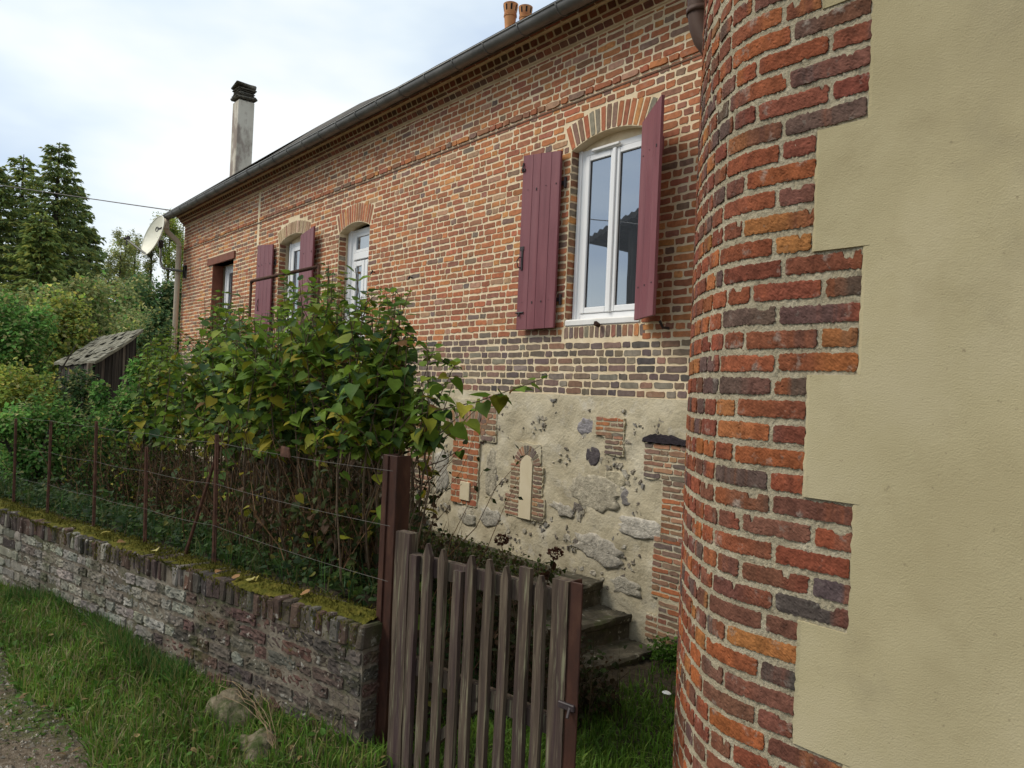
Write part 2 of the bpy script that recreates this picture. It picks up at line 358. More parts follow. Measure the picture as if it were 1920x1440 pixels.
# facade courses
mb = MB(); CH = .0705; GAP = .015
arch_hull = {k: (o[0]-.10, o[1]+.10, o[3]-.0, .25) for k, o in OPEN.items() if o[4] > 0}
def cuts_at(z0, z1):
    zc = (z0+z1)/2; c = []
    for k, o in OPEN.items():
        x0, x1, a, zs, r = o
        if a-.01 < zc < zs+.02 and r > 0 or (r == 0 and a < zc < zs): c.append((x0-.0, x1+.0))
        if r > 0 and zs-.02 <= zc:
            # hull of the arch: outside arc
            top = zs+.25; R = r
            if zc < top+R-.01:
                # solve where outer arc height exceeds zc
                if zc > top: t = math.sqrt(max(0, 1-(zc-top)/R)); hw = (x1-x0)/2*t+.03
                else: hw = (x1-x0)/2+.10*min(1, (zc-zs)/.25)+.02
                m = (x0+x1)/2; c.append((m-hw, m+hw))
        if k == 'lin' and zs <= zc < zs+.16: c.append((x0-.28, x1+.12))
        if k == 'big' and a-.13 < zc < a: c.append((x0-.02, x1+.02))
    if zc > 2.42: c.append((-13.47, -13.38))
    return c
z = 0.004; row = 0
while z < ZT-.02:
    z0, z1 = z+GAP/2, z+CH-GAP/2
    hh = .003
    if 2.80 <= z+CH/2 < 2.80+CH: hh = .016         # string course stands proud
    for a, b in intervals(XL, XR, cuts_at(z0, z1)):
        x = a-rnd.uniform(0, .1)*(a == XL)+(0 if row % 2 else -.0); k = row+rnd.randint(0, 1)
        first = True
        while x < b-.02:
            w_ = .226 if k % 2 == 0 else .112
            if rnd.random() < .10: w_ = .112
            if rnd.random() < .03: w_ = .16
            if first and a != XL: w_ *= rnd.choice((1, .6, 1))
            w_ *= rnd.uniform(.93, 1.06); x1 = min(x+w_, b)
            if b-x1 < .05: x1 = b
            zc = z0
            dark = zc < .52+.05*math.sin(x*1.7)+rnd.uniform(-.03, .03)
            col = pick(PDARK if dark else PAL)
            if not dark and rnd.random() < .25+.25*math.sin(x*.9+zc*2.1): col = pick(PAL[1:4])
            wob = .003*math.sin(x*3+row)+.002*math.sin(x*7.7+row*2)
            brick(mb, SH, max(x, a)+GAP/2, x1-GAP/2, z0+wob+rnd.uniform(-.0015, .0015), z1+wob+rnd.uniform(-.0015, .0015), col, h=hh+.0005, jit=.0028)
            x = x1; k += 1; first = False
    z += CH; row += 1
mb.build('brickwork', M_brick, house)

# arches and soldier courses
def arch(mb, o, n, th, pal, spread=.10, h=.004):
    x0, x1, a, zs, r = o
    for i in range(n):
        def S(u, v, hh, i=i):
            t = (i+u)/n; xb = x0+(x1-x0)*t; zb = zs+r*(1-(2*t-1)**2); xt = x0-spread+(x1-x0+2*spread)*t; zt = zs+r*(1-(2*t-1)**2)+th
            return np.stack([xb+(xt-xb)*v, HY-hh, zb+(zt-zb)*v], -1)
        def S2(u, v, hh, S=S): return S(u, v, hh)
        ww = (x1-x0)/n; g = .006/ww
        col = pick(pal)
        cu = np.concatenate([_t, _t*[.9, .98]]); cu = cu*[.5-g, .5-.02]+[.5, .5]+rng.normal(0, .012, (24, 2))
        hh = np.concatenate([np.full(12, -.008), h+rng.normal(0, .001, 12)])
        P = S(cu[:, 0], cu[:, 1], hh); mb.add(P, _sideF, col)
mb = MB(); arch(mb, OPEN['big'], 15, .235, PAL[1:6]+[((.17, .14, .11), 2)]); mb.build('window_arch', M_brick, house)
mb = MB(); arch(mb, OPEN['mid'], 17, .20, [((.27, .175, .11), 3), ((.24, .14, .09), 2), ((.33, .24, .16), 2)]); mb.build('window_arch', M_brick, house, label='pale cream brick arch over the middle window')
mb = MB(); arch(mb, OPEN['door'], 15, .26, PAL[1:6]); mb.build('door_arch', M_brick, house)
mb = MB(); x = -5.38
while x < -4.40:
    brick(mb, SH, x+.005, x+.062, .535, .643, pick(PDARK+PAL[3:6]), jit=.003); x += .068
mb.build('sill_course', M_brick, house)
# jamb bricks on the reveals facing the lane
for k, o in OPEN.items():
    if k == 'lin': continue
    mb = MB(); z = o[2]
    while z < o[3]-.04:
        def SJ(u, v, h, x0=o[0]): return np.stack([x0+h, HY+u, v], -1)
        brick(mb, SJ, .004, min(DEP[k]-.01, .115), z+.006, z+CH-.006, pick(PAL[2:6]+[((.2, .16, .12), 2)]), h=.003, jit=.004); z += CH
    mb.build('jamb_bricks', M_brick, house)

# painted shadow line of the string course, cornice
def lathe_x(mb, prof, xa, xb, col=(1, 1, 1), seg=24):
    xs = np.linspace(xa, xb, seg); P = np.array([[[x, p[0], p[1]] for p in prof] for x in xs]); mb.grid(P, col, flip=True)
mb = MB(); lathe_x(mb, [(HY+.01, 2.790), (HY-.010, 2.792), (HY-.011, 2.806), (HY-.002, 2.808)], XL, XR, (.12, .07, .045)); mb.build('string_shadow_line', M_brick, house)  # thin lip in a dark colour that paints the shadow under the proud course
cor = MB(); prof = [(HY, ZT-.02), (HY-.012, ZT-.004), (HY-.028, ZT), (HY-.03, ZT+.008), (HY-.035, ZT+.009), (HY-.068, ZT+.056), (HY-.085, ZT+.060), (HY-.088, ZT+.068), (HY-.118, ZT+.090), (HY-.122, ZT+.100), (HY-.15, ZT+.158), (HY-.18, ZT+.163), (HY-.185, ZT+.172), (HY-.22, ZT+.182), (HY-.225, ZT+.20), (HY+.1, ZT+.21)]
lathe_x(cor, prof, XL-.0, XR); cor.add([[XL, p[0], p[1]] for p in prof]+[[XL, HY+.1, ZT-.02]], [tuple(range(len(prof)+1))]); corn = cor.build('cornice', M_mortar, house)
mb = MB(); x = XL+.02
def SC1(u, v, h): return np.stack([u, HY-.036-.031*v-h*.8, ZT+.010+.045*v-h*.5], -1)
def SC2(u, v, h): return np.stack([u, HY-.122-.028*v-h*.8, ZT+.101+.056*v-h*.5], -1)
def SC3(u, v, h): return np.stack([u, HY-.088-.028*v-h*.7, ZT+.069+.020*v-h*.6], -1)
def SC4(u, v, h): return np.stack([u, HY-.185-.033*v-h*.4, ZT+.173+.009*v-h], -1)
PC = [((.17, .06, .035), 3), ((.13, .055, .035), 3), ((.20, .07, .038), 2), ((.11, .06, .042), 1)]
while x < XR:
    brick(mb, SC1, x+.006, x+.112, .0, 1.0, pick(PC), h=.005, jit=.0015, sink=.005)
    brick(mb, SC2, x+.012, x+.106, .04, .96, pick(PC), h=.005, jit=.002, sink=.005)
    x += .118
x = XL+.02
while x < XR:
    for S_ in (SC3, SC4): brick(mb, S_, x+.004, x+.222, .0, 1, pick(PC), h=.003, jit=.001, sink=.003)
    x += .226
mb.build('cornice_brickwork', M_brick, corn)

# gutter with brackets
gut = MB(); GY, GZ, GR = 4.635, 3.540, .080
a = np.linspace(math.pi, 2*math.pi, 12)
prof = [(GY+GR*math.cos(t), GZ+GR*math.sin(t)) for t in a]
prof_in = [(GY+(GR-.006)*math.cos(t), GZ+(GR-.006)*math.sin(t)) for t in a[::-1]]
xs = np.linspace(XL-.25, XR, 60)
P = np.array([[[x, p[0], p[1]] for p in prof+prof_in+prof[:1]] for x in xs]); gut.grid(P)
gut.add([[XL-.25, p[0], p[1]] for p in prof], [tuple(range(12))])
gut.tube([[XL-.25, GY-GR, GZ+.004], [XR, GY-GR, GZ+.004]], .011, 8)
gutter = gut.build('gutter', M_zinc, house, smooth=True)
x = XL
while x < XR:
    gb = MB(); gb.tube([[x, GY+(GR+.004)*math.cos(t), GZ+(GR+.004)*math.sin(t)] for t in np.linspace(math.pi*.97, 2*math.pi, 10)], .0065, 5); x += .55
    gb.build('gutter_bracket', M_zinc, gutter, smooth=True)

# roof: eaves, sagging ridge, hipped far end
ridge = [atY(*q, 7.0) for q in [(597, 236), (675, 193.5), (755, 159), (819, 122), (897, 82), (940, 61)]]
ridge.append(np.array([-7.0, 7.0, ridge[-1][2]-.02])); ridge.append(np.array([XR, 7.0, ridge[-1][2]-.02]))
roof = MB(); ez = 3.60; eY = 4.60
R_ = np.array(ridge)
E_ = np.array([[max(XL-.1, p[0]), eY, ez] for p in R_]); E_[0][0] = R_[0][0]
mid = [(E_*(1-t)+R_*t)-np.array([0, 0, .05*math.sin(math.pi*t)]) for t in (.25, .5, .75)]
roof.grid(np.stack([E_]+mid+[R_]), flip=False)
hipc = np.array([XL-.15, eY, ez]); hb = np.array([XL-.15, 9.34, ez])
p1 = R_[0]; mids = [hipc*(1-t)+p1*t-np.array([0, 0, .07*math.sin(math.pi*t)]) for t in (0, .33, .66, 1)]
e2 = [hipc*(1-t)+E_[0]*t for t in (0, .33, .66, 1)]
roof.grid(np.stack([np.array(e2), np.array(mids)]))
back = np.array([[p[0], 9.34, ez] for p in R_])
roof.grid(np.stack([R_, back])); roof.add([hipc, hb, p1], [(0, 1, 2)]); roof.add([hb, back[0], p1], [(0, 1, 2)])
th = MB(); 
rf = roof.build('roof', M_slate, house)
fb = MB(); fb.box((XL-.05, 4.722, 3.50), (XR, 4.745, 3.60)); fb.box((XL-.05, 4.745, 3.572), (XR, 5.02, 3.59)); fb.build('fascia', M_slate, rf)

# tall rendered chimney
ch = MB(); Yc = 6.3
pA, pB = atY(437, 185, Yc), atY(448, 180, Yc); vv = ray(478, 185); sback = pB[0]/vv[0]; pC = vv*sback
x0, x1, y0, y1 = pA[0], pB[0], Yc, pC[1]
ztop = atY(447, 186, Yc)[2]
ch.bbox((x0, y0, 3.9), (x1, y1, ztop), .012)
chim = ch.build('chimney', M_concrete, rf)
cp = MB(); cx, cy = (x0+x1)/2, (y0+y1)/2; hx, hy = (x1-x0)/2, (y1-y0)/2
cp.bbox((x0-.05, y0-.05, ztop+.05), (x1+.05, y1+.05, ztop+.10), .02, jit=.012)
for i in range(4):
    a0 = .02 if i % 3 else .05
    cp.bbox((x0+.02-a0, y0+.02-a0, ztop+.12+i*.052), (x1-.02+a0, y1-.02+a0, ztop+.152+i*.052), .014, jit=.01)
cp.bbox((x0-.03, y0-.03, ztop+.33), (x1+.03, y1+.03, ztop+.39), .024, jit=.03)
cp.box((x0+.06, y0+.06, ztop+.0), (x1-.06, y1-.06, ztop+.34))
for ax in (x0+.03, x1-.1):
    for ay in (y0+.03, y1-.1, (y0+y1)/2): cp.box((ax, ay, ztop-.01), (ax+.07, ay+.07, ztop+.07))
cp.build('chimney_cap', M_cap, chim)
# clay pots on the ridge stack
def pot(px, py, Y, hgt, r):
    b = atY(px, py, Y); t = MB(); n = 24
    prof = [(r*.78, -hgt*.85), (r*.80, 0), (r*.92, hgt*.42), (r*1.02, hgt*.44), (r*1.02, hgt*.47), (r*.95, hgt*.48), (r*1.0, hgt*.51), (r*1.0, hgt*.54), (r*.90, hgt*.55), (r*.95, hgt*.60), (r*1.12, hgt*.97), (r*1.15, hgt*.98), (r*1.15, hgt*1.0), (r*.6, hgt*1.06), (.02, hgt*1.09)]
    an = np.arange(n+1)*2*math.pi/n
    t.grid(np.array([[[b[0]+q[0]*math.cos(a_), b[1]+q[0]*math.sin(a_), b[2]+q[1]] for a_ in an] for q in prof]), flip=False)
    o = t.build('chimney_pot', M_terra, rf, smooth=False)
    s_ = MB()
    for k in range(8):
        a_ = k*math.pi/4+.25
        def M(v, a_=a_): ca, sa = math.cos(a_), math.sin(a_); return np.stack([b[0]+v[:, 0]*ca-v[:, 1]*sa, b[1]+v[:, 0]*sa+v[:, 1]*ca, b[2]+v[:, 2]], -1)
        q = MB(); v0 = [(r*.985, -.012, hgt*.66), (r*.985, .012, hgt*.66), (r*1.13, .012, hgt*.92), (r*1.13, -.012, hgt*.92), (r*.8, -.012, hgt*.66), (r*.8, .012, hgt*.66), (r*.9, .012, hgt*.92), (r*.9, -.012, hgt*.92)]
        s_.add(M(np.array(v0)), [(0, 1, 2, 3), (4, 7, 6, 5), (0, 4, 5, 1), (3, 2, 6, 7), (0, 3, 7, 4), (1, 5, 6, 2)])
    s_.build('vent_slot', M_room, o)
pot(956, 50, 7.0, .33, .098); pot(984, 52, 7.1, .30, .092)

# windows ------------------------------------------------------------------
def rect_frame(mb, x0, x1, z0, z1, y, wd, dp, bev=.006):
    mb.bbox((x0, y, z0), (x0+wd, y+dp, z1), bev); mb.bbox((x1-wd, y, z0), (x1, y+dp, z1), bev)
    mb.bbox((x0+wd, y+.001, z0), (x1-wd, y+dp, z0+wd), bev); mb.bbox((x0+wd, y+.001, z1-wd), (x1-wd, y+dp, z1), bev)
def window(k, leaves, zbot, ztop, x0, x1, fw=.06, lw=.055, sill=True, label=None):
    y = HY+DEP[k]-.03; fr = MB()
    o = OPEN[k]
    rect_frame(fr, x0, x1, zbot, ztop, y, fw, .07)
    # infill boards between arch and frame head, side trims
    xs = np.linspace(x0, x1, 9)
    P = np.stack([np.stack([xs, np.full(9, y+.02), np.full(9, ztop-.01)], -1), np.stack([xs, np.full(9, y+.02), [soffit(o, x)+.02 for x in xs]], -1)]); inf = MB(); inf.grid(P+np.array([0, -.012, 0]), flip=True); inf.build('lintel_infill', M_mortar, house)
    fr.bbox((x0-.03, y-.018, zbot), (x0+.012, y+.01, ztop), .004)
    f = fr.build('window', M_white, house, label=label)
    n = leaves; W = (x1-x0-2*fw)/n
    for i in range(n):
        a, b = x0+fw+i*W+.003, x0+fw+(i+1)*W-.003
        s_ = MB(); rect_frame(s_, a, b, zbot+fw+.003, ztop-fw-.003, y-.012, lw, .05)
        sf = s_.build('sash', M_white, f)
        g = MB(); g.box((a+lw-.01, y+.012, zbot+fw+lw-.01), (b-lw+.01, y+.022, ztop-fw-lw+.01)); g.build('pane', M_glass, f)
        gk = MB(); rect_frame(gk, a+lw-.004, b-lw+.004, zbot+fw+lw-.004, ztop-fw-lw+.004, y+.006, .010, .008, .001); gk.build('gasket', M_iron, f)
    if n == 2:
        m = MB(); xm = (x0+x1)/2; m.bbox((xm-.022, y-.03, zbot+fw), (xm+.022, y-.011, ztop-fw), .006); m.build('mullion', M_white, f)
    if sill:
        s_ = MB(); s_.bbox((x0-.035, HY-.012, zbot-.068), (x1+.02, y+.02, zbot-.002), .012); s_.build('sill', M_sill, f)
    return f
wb = window('big', 2, .715, 2.345, -5.335, -4.44, label='large white two leaf window framed by open plum shutters')
v_ = MB(); v_.bbox((-5.17, 5.055, 2.30), (-4.82, 5.085, 2.325), .004); v_.build('trickle_vent', M_sill, wb)
k_ = MB(); k_.tube([[-4.89, 4.975, .64], [-4.89, 4.93, .655], [-4.89, 4.925, .675]], [.02, .024, .012], 10); k_.build('sill_knob', M_rust, wb)
wm = window('mid', 1, .68, 2.31, -12.28, -11.5, fw=.07, lw=.07)
wl = window('lin', 1, .3, 2.28, -15.6, -14.64, fw=.08, lw=.08)
lt = MB(); lt.bbox((-16.08, 4.965, 2.29), (-14.52, 5.2, 2.44), .006); lt.build('lintel', M_lintel, house)
jl = MB(); jl.box((-15.80, 4.99, .25), (-15.77, 5.20, 2.29)); jl.build('painted_jamb', M_lintel, house)
# door with fanlight
dx0, dx1, dy = -10.05, -9.35, HY+.16
dr = MB(); rect_frame(dr, dx0-.08, dx1+.02, -.1, 2.24, dy, .07, .08)
dr.bbox((dx0, dy-.012, 1.80), (dx1-.04, dy+.05, 1.90), .006)
dr.bbox((dx0-.16, dy-.03, -.1), (dx0-.07, dy+.02, 2.24), .005)
door = dr.build('door', M_white, house, label='white glazed door with a fanlight')
for (za, zb, xa, xb) in ((1.90, 2.17, dx0, dx1-.05), (.0, 1.78, dx0, (dx0+dx1)/2-.03), (.0, 1.78, (dx0+dx1)/2-.01, dx1-.05)):
    q = MB(); rect_frame(q, xa, xb, za, zb, dy-.008, .045 if za > 1 else .075, .05); q.build('sash', M_white, door)
    g = MB(); g.box((xa+.03, dy+.012, za+.03), (xb-.03, dy+.02, zb-.03)); g.build('pane', M_glass, door)
# dark rooms behind
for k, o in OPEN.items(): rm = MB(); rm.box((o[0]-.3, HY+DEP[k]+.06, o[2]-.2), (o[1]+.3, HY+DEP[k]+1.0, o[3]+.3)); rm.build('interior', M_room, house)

# shutters
def shutter(p0, p1, z0, zh, zf, boards=4, latch=False, label=None):
    """p0 hinge (x,y), p1 free edge (x,y); zh, zf top heights at hinge and free edge"""
    p0 = np.array(p0); p1 = np.array(p1); d = p1-p0; Lw = np.linalg.norm(d); d /= Lw; nrm = np.array([d[1], -d[0]])
    if nrm[1] > 0: nrm = -nrm
    def T(v): return np.stack([p0[0]+d[0]*v[:, 0]+nrm[0]*v[:, 1], p0[1]+d[1]*v[:, 0]+nrm[1]*v[:, 1], v[:, 2]], -1)
    s_ = MB(); cuts = np.linspace(0, Lw, boards+1); cuts[1:-1] += rng.uniform(-.02, .02, boards-1)
    for i in range(boards):
        a, b = cuts[i]+.0012, cuts[i+1]-.0012; ta, tb = zh+(zf-zh)*a/Lw, zh+(zf-zh)*b/Lw
        q = MB(); q.bbox((a, 0, z0+rnd.uniform(-.003, .003)), (b, .028, 1+z0), .003)
        v = q.v[0]; up = v[:, 2] > z0+.5; fr = (v[:, 0]-a)/(b-a); v[up, 2] = v[up, 2]-(1+z0)+(ta+(tb-ta)*fr[up])
        s_.add(T(v), [tuple(r) for f in q.f for r in f])
    s_.bbox((.03, -.022, z0+.22), (Lw-.03, -.001, z0+.33), .003, M=T); s_.bbox((.03, -.022, zh-.36), (Lw-.03, -.001, zh-.25), .003, M=T)
    so_ = s_.build('shutter', M_shut, house, label=label)
    nb = MB()
    for zz in (z0+.27, zh-.31):
        for i in range(boards):
            a = (cuts[i]+cuts[i+1])/2+rnd.uniform(-.02, .02); nb.bbox((a-.007, .027, zz-.007+rnd.uniform(-.02, .02)), (a+.007, .034, zz+.007), .003, M=T)
    nb.build('nail_heads', M_iron, so_)
    for zz in (z0+.28, zh-.30): hg = MB(); hg.tube(T(np.array([[-.02, -.03, zz-.05], [-.02, -.03, zz+.05]])), .014, 8); hg.box((-.02, -.028, zz-.018), (.12, -.02, zz+.018), M=T); hg.build('hinge', M_iron, so_)
    if latch:
        l_ = MB(); zm = z0+.72; e = Lw-.045
        l_.bbox((e-.02, .028, zm-.12), (e+.006, .038, zm+.10), .003, M=T); l_.bbox((e-.03, .028, zm+.08), (e+.03, .036, zm+.12), .003, M=T)
        l_.tube(T(np.array([[e, .035, zm-.10], [e+.02, .06, zm-.09], [e+.035, .065, zm-.03], [e+.01, .055, zm+.01], [e, .035, zm+.01]])), .006, 6)
        l_.tube(T(np.array([[e-.06, .034, z0+.17], [e+.05, .034, z0+.17]])), .009, 6); l_.tube(T(np.array([[e, .034, z0+.17], [e, .045, z0+.13]])), .008, 6)
        l_.tube(T(np.array([[e+.03, .034, zh-.02], [e+.03, .05, zh-.10]])), .008, 6); l_.bbox((e+.0, .028, zh-.11), (e+.05, .04, zh-.08), .003, M=T)
        l_.build('latch', M_iron, so_)
    elif boards == 4:
        l_ = MB(); l_.tube(T(np.array([[Lw*.78, .03, z0+.60], [Lw*.80, .045, z0+.70], [Lw*.78, .03, z0+.80]])), .006, 6); l_.tube(T(np.array([[Lw*.72, .034, z0+.60], [Lw*.82, .034, z0+.60]])), .006, 6); l_.build('latch', M_iron, so_)
    return so_
shutter((-5.455, 4.955), (-6.0, 4.94), .635, 2.345, 2.405, 4, True, 'plum board shutter folded back flat, with iron latch')
shutter((-4.40, 4.93), (-4.0, 4.70), .66, 2.35, 2.42, 3, False, 'plum board shutter standing ajar from the wall')
shutter((-12.56, 4.96), (-13.17, 4.93), .62, 2.31, 2.36, 4, False)
shutter((-11.42, 4.95), (-10.86, 4.91), .62, 2.31, 2.37, 4, False)
for px, py in ((760, 633), (700, 510), (770, 520)):
    hk = MB(); b = atY(px, py, 4.97); hk.tube([b+[0, .03, 0], b+[0, -.03, 0], b+[.02, -.05, -.03], b+[.05, -.05, -.03], b+[.07, -.05, .01]], .008, 6); hk.build('shutter_hook', M_iron, house)
hk = MB(); b = atY(1250, 615, 4.97); hk.tube([b+[0, .03, 0], b+[0, -.05, 0], b+[0, -.09, .05]], .012, 6)
hk.build('shutter_hook', M_iron, house)

# ---- rubble plinth ---------------------------------------------------------
pl = MB(); nx, nz_ = 170, 60
X_ = np.linspace(XL, XR, nx*2); Z_ = np.linspace(-2.4, .0, nz_)
gx, gz = np.meshgrid(X_, Z_, indexing='ij')
lump = .010*np.sin(gx*9+np.sin(gz*7)*2)*np.sin(gz*8+np.cos(gx*5))+.006*np.sin(gx*23+gz*11)*np.sin(gz*19-gx*7)
fade = np.clip(-gz/.15, 0, 1)
P = np.stack([gx, HY-.006-(lump+.012)*fade, gz], -1); pl.grid(P, flip=False)
plinth = pl.build('plinth', M_plinth, house, smooth=True)
def SP(u, v, h): return np.stack([u, HY-.034-h, v], -1)
# thin mortar beds under the brick patches
mp_ = MB(); bp_ = MB()
def bedpatch(x0, x1, z0, z1):
    n = 14; t = np.linspace(0, 1, n); pts = []
    for k in range(n): pts.append((x0+(x1-x0)*t[k], z0+rnd.uniform(-.012, .006)))
    for k in range(n): pts.append((x1+rnd.uniform(-.006, .012), z0+(z1-z0)*t[k]))
    for k in range(n): pts.append((x1-(x1-x0)*t[k], z1+rnd.uniform(-.006, .012)))
    for k in range(n): pts.append((x0+rnd.uniform(-.012, .006), z1-(z1-z0)*t[k]))
    a = np.array(pts); m = len(a); dz = rnd.uniform(-.001, .001)
    mp_.add(np.concatenate([SP(a[:, 0], a[:, 1], np.full(m, -.03)), SP(a[:, 0], a[:, 1], np.full(m, dz))]), [tuple(range(m, 2*m))]+[(i, (i+1) % m, m+(i+1) % m, m+i) for i in range(m)])
def patch(x0, x1, z0, z1, ch_=.056, pal=PAL, bw=.20, rag=0, end=True):
    global mp_, bp_
    bedpatch(x0, x1, z0, z1); z = z0; r = 0
    while z < z1-.02:
        x = x0+(rnd.uniform(-rag, rag)); r += 1; h_ = ch_*rnd.uniform(.93, 1.07); k = r
        xe = x1
        while x < xe-.02:
            w_ = bw*(1 if k % 2 else .5)*rnd.uniform(.85, 1.1); x2 = min(x+w_, xe)
            if xe-x2 < .04: x2 = xe
            brick(bp_, SP, x+.004, x2-.004, z+.005, z+h_-.007, pick(pal), h=.004, sink=.012, jit=.003); x = x2; k += 1
        z += h_
    if end: flush_patch()
def flush_patch():
    global mp_, bp_
    q = bp_.build('brick_infill', M_brick, plinth); mp_.build('mortar_bed', M_plinth, q); mp_ = MB(); bp_ = MB()
PO = [((.31, .115, .05), 3), ((.26, .095, .046), 3), ((.20, .09, .055), 2), ((.14, .085, .06), 1)]
PB = [((.22, .125, .08), 3), ((.17, .11, .078), 3), ((.13, .10, .08), 1.6), ((.27, .145, .085), 2.4)]
patch(-7.09, -6.60, -1.25, -.46, .07, PO, .2)
patch(-6.58, -6.32, -.53, -.06, .062, PB, .2)
patch(-8.05, -7.50, -1.2, -.45, .06, PB, .2)
patch(-6.12, -5.90, -1.24, -1.02, .044, PB, .2, end=False); patch(-6.05, -5.90, -1.02, -.72, .044, PB, .2)
patch(-5.695, -5.52, -1.24, -1.02, .044, PB, .2, end=False); patch(-5.695, -5.56, -1.02, -.72, .044, PB, .2)
patch(-4.87, -4.53, -.35, -.19, .044, PB+PO, .2); patch(-4.75, -4.53, -.51, -.35, .044, PB+PO, .2)
patch(-4.29, -3.6, -.66, -.385, .05, PB, .2); patch(-4.08, -3.6, -1.15, -.66, .05, PO+PB, .2)
patch(-4.15, -3.6, -1.62, -1.15, .05, PO+PB, .2); patch(-4.07, -3.6, -1.98, -1.62, .05, PO+PB, .2); patch(-4.2, -4.07, -1.98, -1.78, .05, PB, .2)
# arch above the blocked niche and arch of the slit
def vous(cx, cz, r0, r1, a0, a1, n, pal, sx=1):
    for i in range(n):
        b0, b1 = a0+(a1-a0)*i/n, a0+(a1-a0)*(i+1)/n
        def S(u, v, h, b0=b0, b1=b1):
            t = b0+(b1-b0)*u; r = r0+(r1-r0)*v; return np.stack([cx+sx*r*np.cos(t), HY-.034-h, cz+r*np.sin(t)], -1)
        cu = np.concatenate([_t, _t*[.88, .96]])*[.42, .48]+[.5, .5]+rng.normal(0, .015, (24, 2))
        bp_.add(S(cu[:, 0], cu[:, 1], np.concatenate([np.full(12, -.012), np.full(12, .004)]))[:, ::1], _sideF, pick(pal))
bedpatch(-7.28, -6.60, -.44, -.10)
vous(-6.83, -1.02, .60, .86, math.radians(122), math.radians(62), 13, PB)
flush_patch(); bedpatch(-5.99, -5.60, -.70, -.50)
vous(-5.795, -.715, .095, .20, math.radians(178), math.radians(2), 13, PB)
flush_patch()
cpn = MB()
xs = [-5.885, -5.705, -5.705, -5.73, -5.795, -5.86, -5.885]; zs = [-1.245, -1.245, -.70, -.645, -.615, -.645, -.70]
v0 = [(x, HY-.046, z) for x, z in zip(xs, zs)]; v1 = [(x, HY-.01, z) for x, z in zip(xs, zs)]
cpn.add(v0+v1, [tuple(range(7))]+[(i, 7+i, 7+(i+1) % 7, (i+1) % 7) for i in range(7)]); cpn.build('blocked_slit', M_cream, plinth)
cpn = MB(); cpn.bbox((-6.895, HY-.055, -1.2), (-6.72, HY-.02, -1.0), .003); cpn.build('vent_panel', M_cream, plinth)
tl = MB(); n = 26; t = np.linspace(0, 1, n); up = -.315+.02*np.sin(t*9)+rng.normal(0, .006, n)+.03*np.exp(-((t-.45)/.2)**2); lo = -.372+rng.normal(0, .003, n); xx = -4.30+t*.7
P = np.stack([np.stack([xx, np.full(n, HY-.02), up], -1), np.stack([xx, np.full(n, HY-.05), up-.01], -1), np.stack([xx, np.full(n, HY-.055), lo+.01], -1), np.stack([xx, np.full(n, HY-.02), lo], -1)]); tl.grid(P)
tl.build('charred_lintel', mat('charred_wood', ((.012, .009, .012), (.035, .026, .034)), scale=30, bump=1, bscale=70, bdist=.01), plinth)
# stones in the rubble: irregular low reliefs
def stone(mb, cx, cz, rx, rz, col, h=.012, sq=2.6, n=18, rough=.1, tilt=0):
    h *= .5; rough *= 1.5
    a = np.linspace(0, 2*math.pi, n, endpoint=False); ca, sa = np.cos(a), np.sin(a)
    rr = (np.abs(ca)**sq+np.abs(sa)**sq)**(-1/sq)*(1+rng.normal(0, rough, n)); ct, st = math.cos(tilt), math.sin(tilt)
    rings = []; base = HY-.022
    for f, hh in ((1.0, -.012), (.97, h*.6), (.8, h), (.5, h*1.1), (.2, h)):
        px, pz = rr*ca*rx*f, rr*sa*rz*f
        rings.append(np.stack([cx+px*ct-pz*st, np.full(n, base-hh)+(rng.normal(0, h*.22, n) if hh > 0 else 0), cz+px*st+pz*ct], -1))
    R2 = np.array(rings); R2 = np.concatenate([R2, R2[:, :1]], 1); cc = np.array(col)*rng.normal(1, .1, (5, n+1, 1)); mb.grid(R2, cc, flip=True)
    mb.add([rings[-1][i] for i in range(n)], [tuple(range(n))], col)
def big_stone(*a):
    q = MB(); stone(q, *a); q.build('stone', M_stone, plinth, smooth=True)
PS = [(.40, .37, .30), (.46, .42, .34), (.34, .31, .26)]
big_stone(-4.87, -.86, .30, .165, (.46, .41, .31), .012, 3, 26, .06); big_stone(-4.80, -1.36, .30, .115, (.47, .43, .36), .03, 3, 26, .07, -.12)
big_stone(-4.30, -1.10, .24, .085, (.54, .50, .43), .02, 5, 24, .05); big_stone(-4.45, -1.62, .16, .07, (.46, .42, .34), .02, 4, 20, .08)
big_stone(-4.90, -.545, .085, .085, (.10, .085, .09), .012, 2.6, 18, .05); big_stone(-5.0, -.28, .11, .07, (.30, .28, .29), .012, 4, 16, .08)
big_stone(-4.47, -.86, .07, .07, (.24, .22, .21), .014, 2.2, 14, .1); big_stone(-5.25, -1.08, .15, .055, (.44, .40, .33), .02, 3, 18, .14, -.25)
big_stone(-6.38, -.85, .09, .26, (.46, .41, .31), .015, 5, 24, .06); big_stone(-6.36, -1.32, .17, .10, (.42, .39, .33), .02, 3, 20, .1)
big_stone(-7.3, -.95, .12, .22, (.42, .39, .33), .02, 4, 20, .1); big_stone(-6.75, -1.40, .12, .06, (.40, .37, .30), .02, 3, 16, .1); big_stone(-4.62, -.72, .12, .07, (.50, .44, .31), .006, 5, 16, .05)
fl = MB()
cl = [(rnd.uniform(-7.9, -3.7), rnd.uniform(-1.75, -.1)) for _ in range(130)]
taken = [(-7.1, -6.3, -1.25, -.08), (-6.12, -5.5, -1.26, -.5), (-5.2, -4.55, -1.03, -.68), (-4.87, -4.5, -.52, -.17), (-4.3, -3.6, -2, -.3)]
